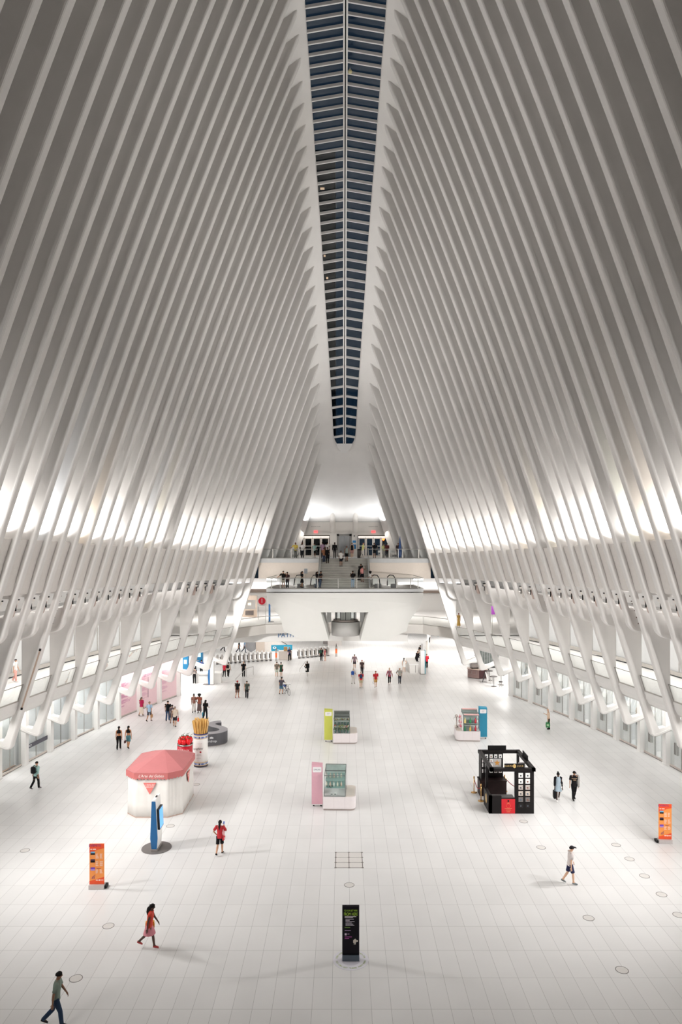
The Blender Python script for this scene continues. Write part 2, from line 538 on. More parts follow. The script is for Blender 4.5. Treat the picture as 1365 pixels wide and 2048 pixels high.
# ---- ground-floor shop bays
PINK = M('F3D3D8', .5, noise=.02)
FROST = M('CFCFCC', .45, noise=.03, scale=3)
win_n = door_n = 0
for s in (-1, 1):
    ks = list(range(28, 6, -2))
    for k in ks:
        Y = Yk(k) - .29
        x, y, _ = P(s, W(Y), Y, 0)
        mb = MB(); mb.box(x - .24, x + .24, y - .24, y + .24, 0, 3.96); mb.box(x - .26, x + .26, y - .26, y + .26, 0, .12)
        tag(mb.build('shop_pillar', PLAST, kind='structure'), 'square white pillar between shopfronts on the %s' % SIDE[s], 'pillar', '%s shop pillars' % SIDE[s])
    for k in ks[:-1]:
        ya, yb = Yk(k) - .05, Yk(k - 2) - .53
        win_n += 1
        wd = thing('window_%d' % win_n, 'tall glass shopfront between white pillars on the %s' % SIDE[s], 'window', group='%s shopfronts' % SIDE[s], kind='structure')
        a, b = P(s, W(ya) + .05, ya, 0), P(s, W(yb) + .05, yb, 0)
        d = (Vector(b) - Vector(a)); L = d.length; ang = math.atan2(d.y, d.x)
        wd.location = a; wd.rotation_euler = (0, 0, ang)
        pink = s < 0 and k <= 14
        if pink:
            MB().box(0, L, -.02, .02, .1, 3.9).build('hoarding_panel', PINK, wd)
            q = MB()
            for i in range(26):
                r0 = rnd.random()
                zz = 2.9 - i * .055 - (i // 6) * .16
                q.box(.25, .25 + .4 + 1.2 * r0 * (1 if k == 14 else .6), -.03 if True else 0, .03, zz, zz + .025)
            q.build('small_print', M('D9A9BE' if k != 14 else 'C57AA6', .5), wd)
        else:
            MB().quad((0, 0, .14), (L, 0, .14), (L, 0, 3.92), (0, 0, 3.92)).build('pane', SHOPGLASS, wd)
        MB().box(0, L, -.05, .05, 0, .14).build('sill', M('CFC4BC', .4), wd)
        MB().box(0, L, -.06, .06, 0, .03).build('base_line', M('4A4442', .5), wd)
        if not pink:
            MB().box(L * .5 - .012, L * .5 + .012, -.03, .03, .14, 3.92).build('mullion', STEEL, wd)
            if s > 0 and k <= 26:
                door_n += 1
                q = MB()
                off = -.16
                q.box(L * .52, L - .02, off, off + .04, .14, 3.2)
                dl = q.build('door_leaf', FROST, wd)
                h = MB()
                for hx in (.66, .72, .78):
                    h.box(L * hx - .015, L * hx + .015, .03, .07, .95, 1.75)
                h.build('handle', M('8F8883', .3, .8), dl)
            if s > 0 or k in (26, 24):
                q = MB()
                x0, x1 = (0.02, L * .5) if s > 0 else (L * .45, L - .02)
                q.box(x0, x1, .5, .54, .02, 3.6)
                for i in range(7):
                    xx = x0 + (x1 - x0) * i / 6
                    q.box(xx - .01, xx + .01, .46 if s > 0 else .55, .5 if s > 0 else .58, .02, 3.6)
                if s > 0:
                    q.v = [(x, -y, z) for x, y, z in q.v]
                q.build('screen', M('DADBD9', .5), wd)
        if s < 0 and k in (26, 24):
            MB().box(.05, L - .05, .35, 1.6, .02, .06).build('sill_board', M('D9B8A4', .5), wd)

# ---- sloping glass balustrades of the gallery
for s in (-1, 1):
    g0 = None
    for k in range(28, 4, -2):
        ya, yb = Yk(k) - .02, Yk(k - 2) - .56
        t = thing('glass_balustrade', 'leaning glass balustrade panel between columns on the %s gallery' % SIDE[s], 'balustrade', P(s, Uin(ya, 5.1) + .4, ya, 5.1), group='%s gallery balustrades' % SIDE[s])
        o = Vector(t.location)
        def loc(Y, z, d=0): return tuple(Vector(P(s, Uin(Y, z) + .42 + d, Y, z)) - o)
        MB().quad(loc(ya, 5.15), loc(yb, 5.15), loc(yb, 6.2), loc(ya, 6.2)).build('pane', GLASS, t)
        MB().tube([loc(ya, 6.2), loc(yb, 6.2)], .022, 6).build('handrail', M('8C8680', .35, .7), t)
        MB().tube([loc(yb - .03, 5.12), loc(yb - .03, 6.2)], .018, 6).build('post', M('8C8680', .35, .7), t)
        MB().tube([loc(ya, 5.13), loc(yb, 5.13)], .05, 6).build('shoe_rail', M('BDB8B2', .4, .4), t)

# ---- skylight: spine, V-shaped rungs, glass
def zsk(U, Y):
    sw = max(sky_half(Y), .25)
    return zceil(sw, Y) + .22 + .17 * (sw - U)
sk = thing('window_skylight', 'long ridge skylight of dark panes split by a white spine', 'skylight', kind='structure')
YS = [22 + i for i in range(60)] + [82.0]
mb = MB()
for s in (-1, 1):
    mb.grid([[P(s, u, Y, zsk(.1, Y) + dz) for u, dz in ((.045, .3), (.045, -.04), (.17, -.04), (.17, .3))] for Y in YS])
mb.build('spine', WHITE, sk)
MB().grid([[P(1, -.05, Y, zsk(0, Y) + .2), P(1, .05, Y, zsk(0, Y) + .2)] for Y in YS]).build('spine_joint', DARK, sk)
Y = 45.2
while Y < 81.5:
    sw = sky_half(Y)
    mb = MB()
    for s in (-1, 1):
        mb.loft([[P(s, u, Y + dy, zsk(u, Y) + dz) for dy, dz in ((-.05, 0), (.07, 0), (.07, .3), (-.05, .22))] for u in (.12, sw + .05)])
    mb.build('rung', WHITE, sk)
    Y += 0.7785
mb = MB()
for s in (-1, 1):
    mb.grid([[P(s, .1, Y, zsk(.1, Y) + .3), P(s, sky_half(Y) + .25, Y, zsk(sky_half(Y) + .25, Y) + .3)] for Y in [22 + .6 * i for i in range(101)]])
mb.build('pane', SKYGLASS, sk)
MB().poly([P(1, u, Y, zceil(.8, Y) + .12) for u, Y in ((-1.0, 81.5), (-.75, 81.85), (-.4, 82.15), (0, 82.25), (.4, 82.15), (.75, 81.85), (1.0, 81.5))]).build('end_plate', WHITE, sk)

# ================================================================== far end: upper deck, stair, lower deck, concourse beyond
def PX(px, Y): return (px - VX) * Y / F
def PZ(py, Y): return EYE - (py - VY) * Y / F
DZ, UZ = 10.7, 13.56                       # floor heights of the lower and of the upper deck
mb = MB()
mb.mat(CREAM).box(-9.25, 9.65, 76.7, 77.0, 11.35, 13.1)
mb.mat(GREYW).box(-9.3, 9.7, 76.4, 77.0, 13.1, UZ)
mb.mat(CREAM).box(-9.25, 9.65, 77.0, 94, 11.35, 13.1)
mb.mat(GREYW).box(-9.3, 9.7, 77.0, 94, 13.1, UZ)
tag(mb.build('floor_upper_deck', kind='structure'), 'upper deck with a cream front wall at the far end of the hall', 'floor')
# stair
st = thing('staircase', 'grey stone stair between the lower and the upper deck', 'stairs', (AX - .05, 71.4, DZ), kind='structure')
mb = MB()
N = 17
STONE = M('B9B6AE', .5, noise=.05, scale=3)
for i in range(N):
    mb.box(-2.55, 2.55, i * .3, 5.15, i * (UZ - DZ) / N, (i + 1) * (UZ - DZ) / N - (.004 if i == N - 1 else 0))
mb.build('flight', STONE, st)
mb = MB()
for i in range(N):
    mb.box(-2.55, 2.55, i * .3 - .012, i * .3 + .05, (i + 1) * (UZ - DZ) / N - .03, (i + 1) * (UZ - DZ) / N + .006 - (.006 if i == N - 1 else 0))
mb.build('nosing', M('8E8B84', .5), st)
for sx in (-1, 1):
    x = sx * 2.62
    MB().loft([[(x - .09, y, z0), (x + .09, y, z0), (x + .09, y, z1), (x - .09, y, z1)] for y, z0, z1 in ((-.3, 0, .25), (5.0, 2.5, 3.15))]).build('stringer', GREYW, st)
    MB().quad((x, -.3, .25), (x, 5.0, 3.15), (x, 5.0, 3.95), (x, -.3, 1.05)).build('glass_panel', GLASS, st)
    MB().tube([(x, -.3, 1.06), (x, 5.0, 3.96)], .06, 8).build('handrail', M('A8A6A2', .4, .5), st)

# lower deck: a prow-shaped white body cut out around a glass lift
Yf = 69.3
def zz(py): return PZ(py, Yf)
def xx(px): return PX(px, Yf)
outl = [(533, 1186), (533, 1191), (537, 1204.6), (545, 1217), (558.5, 1232), (563, 1245), (567.7, 1263), (609, 1281), (658.5, 1281.5), (642, 1224.6), (737, 1224.6), (721, 1281.5),
        (772, 1279.5), (814, 1263), (818, 1247), (824.6, 1235), (836, 1220), (843, 1209), (847.7, 1192), (847.7, 1186)]
pl = [(xx(a), zz(b)) for a, b in outl]
mb = MB()
mb.loft([[(x, Yf + .0035 * x * x + dy, z) for x, z in pl] for dy in (0, 1.2, 3.0)] + [[(x * .94, 76.4, z) for x, z in pl]])
tag(mb.build('lower_deck_body', M('E0DFDB', .6, noise=.01, scale=1), kind='structure'), 'white prow-shaped underside of the lower deck', 'deck')
mb = MB()
front = [(x, Yf - .12 + .0035 * x * x) for x in [xx(533) + (xx(847.7) - xx(533)) * i / 20 for i in range(21)]]
poly = front + [(7.6, 76.6), (-7.2, 76.6)]
mb.mat(GREYW).loft([[(x, y, 10.4) for x, y in poly], [(x, y, DZ) for x, y in poly]])
mb.mat(M('6E6A66', .5, noise=.03)).poly([(x * .99, y + .12 if i < 21 else y, DZ + .004) for i, (x, y) in enumerate(poly)])
tag(mb.build('floor_lower_deck', kind='structure'), 'grey stone floor of the lower deck with a pale rounded edge', 'floor')

def balustrade(label, pts, z, h, posts, par=None, group=None):
    t = thing('glass_balustrade', label, 'balustrade', (pts[0][0], pts[0][1], z), group=group)
    o = Vector((pts[0][0], pts[0][1], 0))
    pl = [Vector((x, y, 0)) - o for x, y in pts]
    mb = MB()
    for a, b in zip(pl, pl[1:]):
        mb.quad((a.x, a.y, .06), (b.x, b.y, .06), (b.x, b.y, h - .05), (a.x, a.y, h - .05))
    mb.build('pane', GLASS, t)
    RM = M('B4B1AC', .4, .5)
    MB().tube([(a.x, a.y, h) for a in pl], .04, 8).build('handrail', RM, t)
    MB().tube([(a.x, a.y, .04) for a in pl], .05, 6).build('shoe_rail', RM, t)
    for q in posts:
        q = Vector((q[0], q[1], 0)) - o
        MB().box(q.x - .045, q.x + .045, q.y - .03, q.y + .03, 0, h - .02).build('post', RM, t)
    return t
fr = [(x, y + .18) for x, y in front]
def onfront(px):
    x = PX(px, Yf + .1); return (x, Yf + .06 + .0035 * x * x)
balustrade('curved glass balustrade around the front of the lower deck', [(-7.2, 76.3)] + fr + [(7.65, 76.3)], DZ, 1.06,
           [onfront(p) for p in (543, 560.6, 592, 635, 677, 714, 757, 794, 822, 837)])
for lab, x0, x1, pp in (('glass balustrade of the upper deck left of the stair', -9.2, -2.75, (546, 583, 600, 627)), ('glass balustrade of the upper deck right of the stair', 2.75, 9.5, (763, 779, 797, 806, 838))):
    balustrade(lab, [(x0, 76.5), (x1, 76.5)], UZ, 1.02, [(PX(p, 76.5), 76.5) for p in pp])

# glass lift inside the cut-out of the prow
lf = thing('lift', 'round glass lift in a white drum under the lower deck', 'lift', (AX + .1, 74.0, 5.2))
MB().lathe([(1.42, .4), (1.42, 1.75), (1.5, 1.78), (1.5, .35)], n=40).build('drum', PLAST, lf, True)
MB().lathe([(1.1, 1.75), (1.1, 5.1)], n=40, cap=False).build('glass_cylinder', SHOPGLASS, lf, True)
MB().lathe([(1.16, 1.78), (1.3, 1.8), (1.3, 1.98), (1.16, 2.0)], n=40).build('ring', M('A89D97', .4, .4), lf, True)
for a in range(0, 360, 30):
    c, q = math.cos(R(a)), math.sin(R(a))
    MB().box(1.1 * c - .035, 1.1 * c + .035, 1.1 * q - .035, 1.1 * q + .035, 1.8, 5.1).build('mullion', M('3C3A3B', .4), lf)
MB().box(-.55, .55, -.5, .5, 2.0, 4.4).build('cabin', M('D8D6D0', .4), lf)
for sx in (-1, 1):
    MB().box(sx * 1.75 - .22, sx * 1.75 + .22, -.3, .3, 1.7, 5.1).build('side_panel', M('D2D2D0', .5), lf)

# ---- portal wall on the upper deck: doors, lift doors, exit signs
YP = 86.0
mb = MB()
# openings: left doors, lift, right doors
zT = 17.9
def wx(px): return PX(px, YP)
ztop_d, ztop_w = PZ(1070, YP), PZ(1043.5, YP)
for a, b, c, d in ((576, 592, UZ, ztop_w), (660, 674, UZ, ztop_w), (704, 716, UZ, ztop_w), (778, 800, UZ, ztop_w)):
    mb.box(wx(a), wx(b), YP, YP + .5, c, d)
for a, b in ((592, 660), (716, 778)):
    mb.box(wx(a), wx(b), YP, YP + .5, ztop_d, ztop_w)
mb.box(wx(674), wx(704), YP, YP + .5, PZ(1068, YP), ztop_w)
mb.box(wx(674), wx(704), YP + .4, YP + .5, UZ, PZ(1068, YP))
tag(mb.build('wall_far_portal', M('D8D3CD', .6, noise=.01), kind='structure'), 'beige portal wall with doors on the upper deck', 'wall')
mb = MB()
mb.box(wx(560), wx(815), YP - .06, YP + .6, PZ(1061, YP), PZ(1059.5, YP))
for a in (665.5, 711.5):
    mb.lathe([(.32, 0), (.32, 2.6)], (wx(a), YP - .02, PZ(1061, YP) - .3), 20)
tag(mb.build('trim_1', M('D8D3CD', .6, noise=.01), kind='structure', smooth=False), 'moulding and two half columns on the portal wall', 'trim')
DW = M('DAD3CC', .4)
for side, px0, px1 in ((-1, 592, 659), (1, 717, 778)):
    d = thing('door_%d' % (door_n + 1), 'row of tall glazed doors on the %s of the portal' % ('left' if side < 0 else 'right'), 'door', (wx(px0), YP + .2, UZ), kind='structure')
    door_n += 1
    L = wx(px1) - wx(px0); h = ztop_d - UZ
    n = 4
    for i in range(n):
        a, b = L * i / n, L * (i + 1) / n
        f = MB()
        for q in ((a + .02, a + .14, 0, h - .3), (b - .14, b - .02, 0, h - .3), (a + .14, b - .14, 0, .18), (a + .14, b - .14, h - .45, h - .3), (a + .14, b - .14, 1.3, 1.36)):
            f.box(q[0], q[1], -.04, .04, q[2], q[3])
        fr_ = f.build('door_leaf', DW, d)
        MB().quad((a + .14, 0, .18), (b - .14, 0, .18), (b - .14, 0, h - .45), (a + .14, 0, h - .45)).build('pane', SHOPGLASS, fr_)
        MB().box(a + .03, b - .03, -.1, .0, h - .29, h - .2).build('header_light', M('FFF1E2', .5, emit=2.5), d)
    MB().box(0, L, -.06, .1, h - .12, h).build('shadow_gap', M('35302D', .6), d)
    MB().box(0, L, -.02, .08, h - .3, h - .12).build('transom', DW, d)
    ex = thing('exit_sign', 'red lit EXIT sign above the %s doors' % ('left' if side < 0 else 'right'), 'sign', (PX(632 if side < 0 else 747.3, YP - .1), YP - .08, PZ(1063.5, YP)))
    MB().box(-.24, .24, -.04, .04, -.15, .15).build('box', M('FF6E6E', .4, emit=1.0), ex)
    text('EXIT', .2, M('B8282E', .5, emit=.4), ex, (0, -.045, 0))
    nx = PX(632 if side < 0 else 747, YP - .1)
    tt = text('Greenwich Street', .16, M('6A6460', .6), None, (nx, YP - .02, PZ(1053.2, YP)), name='street_name_lettering')
    tag(tt, 'small grey street name lettering over the %s doors' % ('left' if side < 0 else 'right'), 'lettering')
lt = thing('door_%d' % (door_n + 1), 'grey steel lift doors in the middle of the portal wall', 'door', (wx(689), YP + .28, UZ), kind='structure')
h = PZ(1068, YP) - UZ; w_ = wx(704) - wx(689)
GL = M('A6A8AA', .25, .7, noise=.12, scale=1.2)
for sx in (-1, 1):
    MB().box(min(0.01 * sx, sx * w_ * .7), max(.01 * sx, sx * w_ * .7), -.03, .03, 0, h - .25).build('door_leaf', GL, lt)
MB().box(-w_, -w_ * .7, -.12, .06, 0, h).box(w_ * .7, w_, -.12, .06, 0, h).box(-w_, w_, -.12, .06, h - .25, h).build('door_frame', M('8F8D8A', .4, .3), lt)
sg = thing('direction_sign', 'stack of small blue direction signs beside the lift doors', 'sign', (wx(709), YP - .05, UZ))
for a, b, m in ((1070, 1073.5, '6F6D6B'), (1081, 1085.5, '1877B4'), (1089, 1098, '1877B4')):
    MB().box(-.2 if m != '6F6D6B' else -.08, .2 if m != '6F6D6B' else .08, -.02, .02, PZ(b, YP) - UZ, PZ(a, YP) - UZ).build('plate', M(m, .5), sg)
tl = thing('traffic_light', 'glowing red light outside the right-hand doors', 'light', (PX(767.3, 92), 92, UZ))
MB().tube([(0, 0, 0), (0, 0, 1.7)], .06).build('pole', DARK, tl)
MB().box(-.22, .22, -.1, .12, 1.7, 2.7).build('housing', DARK, tl)
mb = MB(); mb.lathe([(.0, -.02), (.16, -.01), (.2, .03)], n=16); mb.v = [(x, z - .11, 2.3 + y * 1.5) for x, y, z in mb.v]
mb.build('lens', M('FF5A1E', .4, emit=9.0), tl)

# ---- storey between the decks and the concourse: gallery bridge, its back wall, the signs
edge = [(-12.4, 76.4), (-12.6, 82), (-9.5, 86.2), (-5, 87.6), (0.2, 87.9), (5.4, 87.6), (9.9, 86.2), (13.0, 82), (12.8, 76.4)]
mb = MB()
fas = M('DCD8D3', .6, noise=.01)
mb.mat(fas).grid([[(x, y, 5.2) for x, y in edge], [(x, y, 5.0) for x, y in edge], [(x, y + .25, 4.05) for x, y in edge], [(x, y + .8, 3.95) for x, y in edge]])
mb.mat(PLAST)
out = [(-32, 76.4), (-32, 112), (32, 112), (32, 76.4)]
mb.poly([(x, y, 5.2) for x, y in edge] + [(x, y, 5.2) for x, y in reversed(out)])
mb.poly([(x, y + .8, 3.95) for x, y in edge] + [(x, y, 3.95) for x, y in reversed(out)])
tag(mb.build('floor_gallery_far', kind='structure'), 'white gallery bridge across the far end of the hall', 'floor')
balustrade('glass balustrade of the far gallery left of the prow', edge[1:4], 5.2, 1.05, [edge[2]])
balustrade('glass balustrade of the far gallery right of the prow', edge[5:8], 5.2, 1.05, [edge[6]])
mb = MB()
hd = [(-14.4, 87.0), (-8, 88.2), (0, 88.8), (8.2, 88.2)]
mb.loft([[(x, y, 2.85) for x, y in hd] + [(x, y + .5, 2.85) for x, y in reversed(hd)], [(x, y - .05, 3.98) for x, y in hd] + [(x, y + .5, 3.98) for x, y in reversed(hd)]])
tag(mb.build('wall_far_header', PLAST, kind='structure'), 'long white header over the station entrance', 'wall')
hs = text('PATH', .82, M('2F6699', .5), None, (PX(565.5, 88.0) + .42, 87.93, PZ(1270.5, 87.9)), rot=(R(90), 0, R(7)), name='station_name_lettering')
tag(hs, 'blue station name lettering on the white header', 'lettering')
# enclosing walls of the concourse and of the storey above it
mb = MB()
mb.quad((-32, 118, 0), (34, 118, 0), (34, 118, 11.4), (-32, 118, 11.4))
mb.quad((-32, 70, 0), (-32, 118, 0), (-32, 118, 11.4), (-32, 70, 11.4))
mb.quad((34, 70, 0), (34, 118, 0), (34, 118, 11.4), (34, 70, 11.4))
mb.quad((-32, 104, 5.2), (34, 104, 5.2), (34, 104, 11.4), (-32, 104, 11.4))
mb.quad((-32, 77, 11.38), (-9.3, 77, 11.38), (-9.3, 118, 11.38), (-32, 118, 11.38)).quad((9.7, 77, 11.38), (34, 77, 11.38), (34, 118, 11.38), (9.7, 118, 11.38))
mb.quad((-32, 70.6, 0), (-17.5, 70.6, 0), (-17.5, 70.6, 3.95), (-32, 70.6, 3.95)).quad((17.9, 70.6, 0), (34, 70.6, 0), (34, 70.6, 3.95), (17.9, 70.6, 3.95))
mb.quad((-32, 73.4, 5.2), (-19.5, 73.4, 5.2), (-19.5, 73.4, 11.4), (-32, 73.4, 11.4)).quad((19.9, 73.4, 5.2), (34, 73.4, 5.2), (34, 73.4, 11.4), (19.9, 73.4, 11.4))
tag(mb.build('wall_far_concourse', PLAST, kind='structure'), 'white walls enclosing the concourse beyond the hall', 'wall')
mb = MB()
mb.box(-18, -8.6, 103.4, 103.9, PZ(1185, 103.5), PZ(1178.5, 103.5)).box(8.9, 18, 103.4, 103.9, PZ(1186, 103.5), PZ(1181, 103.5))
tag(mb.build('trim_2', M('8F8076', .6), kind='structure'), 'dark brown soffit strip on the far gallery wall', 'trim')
mb = MB()
mb.box(-18, -8.0, 103.2, 103.6, PZ(1177, 103.2), PZ(1165, 103.2)).box(8.2, 18, 103.2, 103.6, PZ(1177, 103.2), PZ(1165, 103.2))
tag(mb.build('light_cove', M('FDFDFF', .5, emit=1.3), kind='structure'), 'glowing white light cove on the far gallery wall', 'light')

ws = thing('line_sign', 'white sign with a red disc and a white figure 1', 'sign', (PX(524.5, 92), 92, 5.2))
MB().box(-.64, .64, -.06, .06, 1.75, 3.15).build('panel', M('F4F2F0', .5), ws)
mb = MB(); mb.lathe([(.47, 0), (.47, .03)], n=40); mb.v = [(x, -.07 - z, 2.45 + y) for x, y, z in mb.v]
mb.build('disc', M('E4203A', .5), ws)
text('1', .82, M('FFFFFF', .5), ws, (0, -.12, 2.45), ext=.01)
for x in (-.5, .5): MB().box(x - .03, x + .03, -.03, .03, 0, 1.75).build('post', STEEL, ws)
ps = thing('pylon_sign', 'tall narrow blue pylon on the far left gallery', 'sign', (PX(539.5, 89), 89, 5.2))
MB().loft([[(-.09, -.3, z), (.09, -.3, z), (.09, .3, z), (-.09, .3, z)] for z in (.1, 2.3)]).build('panel', M('1E6FAE', .5), ps)
MB().box(-.15, .5, -.4, .4, 0, .1).build('base', M('9A9794', .5), ps)
kk = thing('shop_counter', 'beige kiosk with a menu board on the far left gallery', 'kiosk', (PX(500, 95), 95, 5.2))
MB().box(-1.0, .9, 0, .8, 0, 1.0).build('counter', M('CDBBAA', .6), kk)
MB().box(-.6, .5, -.05, 0, .3, .9).build('menu_board', M('6B6460', .6), kk)
MB().box(-1.0, -.8, .5, .8, 1, 2.9).box(.7, .9, .5, .8, 1, 2.9).build('post', M('D8C9BC', .6), kk)
MB().box(-1.0, .9, .45, .85, 2.3, 2.9).build('fascia', M('D9C8B8', .6), kk)
MB().box(-.3, .1, .4, .5, 1.6, 1.9).build('lamp', M('FFE3B0', .5, emit=2), kk)
pr = thing('banner_sign', 'small purple sign on the right gallery behind a column', 'sign', (PX(985.5, 76), 76, 5.2))
MB().box(-.32, .32, -.03, .03, 2.3, 3.2).build('panel', M('8B3A97', .5), pr)
MB().box(-.03, .03, .03, .08, 0, 3.0).build('post', STEEL, pr)
bs = thing('fascia_sign', 'long blue pointed sign under the right gallery edge', 'sign', (PX(886, 84.6), 84.6, 3.98))
mb = MB(); mb.loft([[(-.6, y, -.02), (.9, y + .0, .12), (.9, y, .2), (-.6, y, .22)] for y in (-.04, .04)])
mb.build('panel', M('1E86B4', .5), bs)

# ================================================================== fittings on the ribs
def put(o, s, flip=True): pass
FIXW = M('EFE9E2', .4, noise=.02); FIXB = M('1E1B1B', .5); FIXP = M('C9B4AB', .4, noise=.03)
def spotlight(s, k):
    Y = Yk(k) + .48
    zb = zband(Y)
    t = thing('spotlight', 'white barrel spotlight on a dark bracket under the band between two %s ribs' % SIDE[s], 'spotlight', P(s, Uin(Y, 11.2) + .36, Y, zb), group='%s row of spotlights' % SIDE[s])
    MB().box(-.3, .3, -.06, .06, -.34, -.26).box(-.05, .05, -.05, .05, -.3, .02).build('bracket', FIXB, t)
    MB().box(-.2, .2, -.22, .16, -.5, -.34).build('yoke', FIXW, t)
    lean = -s * .22
    b = MB().loft([[(lean * (q + .5) + r * math.cos(a * R(30)), -.05 + r * math.sin(a * R(30)) - (-.5 - q) * .12, q) for a in range(12)] for q, r in ((-.5, .17), (-.62, .22), (-1.25, .2), (-1.32, .17))]).build('barrel', FIXP if k % 2 else FIXW, t, True)
    MB().box(.2 * -s - .03, .2 * -s + .03, -.3, -.22, -.95, -.55).build('side_clip', FIXB, t)
    return t
for s in (-1, 1):
    for k in range(29, 8, -1):
        if k in (24, 16):
            Y = Yk(k) + .45
            t = thing('louvre_panel', 'beige louvred vent panel in the gap %s on the %s' % ('nearest the camera' if k == 24 else 'farther down the hall', SIDE[s]), 'vent', P(s, Uin(Y, 11.2) + .5, Y, 0))
            def q(z, w_): return [(s * (-.316 * (z - 11.2)) - .0, -.42, z), (s * (-.316 * (z - 11.2)), .42, z), (s * (-.316 * (z - 11.2)) + s * w_, .42, z), (s * (-.316 * (z - 11.2)) + s * w_, -.42, z)]
            MB().loft([q(9.75, .06), q(11.75, .06)]).build('panel', M('D9C9BE', .5, noise=.03), t)
            for z in (9.9, 10.3, 10.75, 11.2, 11.36, 11.7):
                MB().box(s * (-.316 * (z - 11.2)) - .1, s * (-.316 * (z - 11.2)) + .06, -.42, .42, z, z + .07).build('slat', M('5F4B42', .5), t)
            continue
        if s < 0 and k in (15, 14, 13): continue
        if s > 0 and k in (13, 12, 11): continue
        spotlight(s, k)
    for k in range(30, 5, -1):
        Y = Yk(k) + .1
        z = zled(Y)
        t = MB().box(-.13, .13, -.12, .12, 0, .2).build('ledge_box', M('8F847A', .5))  # small brown-grey box at each dark tick along the ledge
        t.location = P(s, Uin(Y, z) + .42, Y, z)
        tag(t, 'small brown-grey box on the ledge at the foot of a %s gap' % SIDE[s], 'lamp', '%s ledge boxes' % SIDE[s], 'structure')
# long brown tube light on the near left column
k = 24; Yc = Yk(k) - .62
t = thing('tube_light', 'long brown tube with black caps down the near left column', 'light', P(-1, Uin(Yc, 8.4) + .02, Yc, 0))
a = (0, -.05, 8.35); b = (-(Uin(Yc, 4.75) - Uin(Yc, 8.35)), -.05, 4.75)
MB().tube([a, b], .055, 8).build('tube', M('AD9788', .4), t)
for p, d in ((a, .1), (b, -.1)):
    MB().tube([p, (p[0] + d * .3, p[1], p[2] + d * 1.4)], .075, 8).build('end_cap', BLACK, t)
# little security cameras on the far ribs
for px, py, Y, s in ((565, 1046, 81.0, 'left'), (550, 1057, 79.6, 'left, the lower one'), (814, 1045, 81, 'right'), (829, 1057, 79.6, 'right, the lower one')):
    t = thing('security_camera', 'tiny security camera on a far rib on the %s' % s, 'camera', pt(px, py, Y - .8))
    MB().box(-.05, .05, -.14, .14, -.06, .06).build('body', M('4A4745', .5), t)
    MB().box(-.03, .03, -.02, .3, .06, .12).build('arm', M('C8C4C0', .5), t)
# skylight globe lamp
t = thing('globe_lamp', 'pale round lamp hanging at the skylight spine', 'lamp', P(1, .35, 52.6, zsk(.35, 52.6) - .02))
MB().lathe([(0.01, -.34), (.12, -.3), (.17, -.2), (.12, -.1), (.04, -.06)], n=14).build('globe', M('D8CFA0', .4), t, True)
MB().tube([(0, 0, -.08), (0, 0, .06)], .03).build('stem', WHITE, t)
# lit tower outside, seen through the panes
tw = thing('outside_tower_block', 'dark tower with lit windows outside the left skylight panes', 'building', (-9, 190, 60))
MB().box(-5, 7, 0, 20, -60, 62).build('facade', M('0C1620', .6, noise=.2, scale=.05), tw)
wm = M('FFCFA6', .5, emit=.8)
for i in range(26):
    x = rnd.uniform(-4.5, 5); z = rnd.uniform(-10, 60)
    MB().box(x, x + rnd.uniform(.4, 1.3), -.2, 0, z, z + .5).build('lit_window', wm, tw)

# ================================================================== things set into or lying on the floor
RING = M('6F6A66', .5); DISCM = M('D6D2CE', .45, noise=.02)
d0 = None
for i, (px, py) in enumerate([(152, 1957), (217, 1852), (341, 1652), (699, 1770), (1048, 1643), (1083, 1695), (1233, 1690), (1260, 1718), (1290, 1752), (1324, 1789), (1358, 1830), (1178, 1836), (1245, 1940), (50, 1701), (393, 1569)]):
    p = fl(px, py)
    if d0 is None:
        d0 = thing('floor_disc', 'thin dark-rimmed round cover set flush into the marble floor', 'floor cover', p, group='round floor covers')
        MB().lathe([(.228, 0), (.228, .006), (.205, .006), (.205, .0)], n=40, cap=False).build('rim', RING, d0)
        MB().lathe([(.205, 0), (.205, .004)], n=40).build('plate', DISCM, d0)
    else:
        dup(d0, p)
hx0, hy0, _ = fl(671.5, 1735.5); hx1, hy1, _ = fl(724, 1705)
h = thing('floor_hatch', 'six-panel floor hatch outlined in dark lines near the middle of the hall', 'floor hatch', (hx0, hy0, 0))
HW, HH = hx1 - hx0, hy1 - hy0
for i in range(2):
    for j in range(3):
        MB().box(i * HW / 2 + .02, (i + 1) * HW / 2 - .02, j * HH / 3 + .02, (j + 1) * HH / 3 - .02, 0, .005).build('panel', M('D9D5D1', .4, noise=.02), h)
mb = MB()
for i in range(3): mb.box(i * HW / 2 - .018, i * HW / 2 + .018, 0, HH, 0, .004)
for j in range(4): mb.box(0, HW, j * HH / 3 - .018, j * HH / 3 + .018, 0, .0045)
for i in range(3):
    for j in range(4): mb.box(i * HW / 2 - .05, i * HW / 2 + .05, j * HH / 3 - .04, j * HH / 3 + .04, 0, .0062)
mb.build('frame', M('7A746F', .5), h)

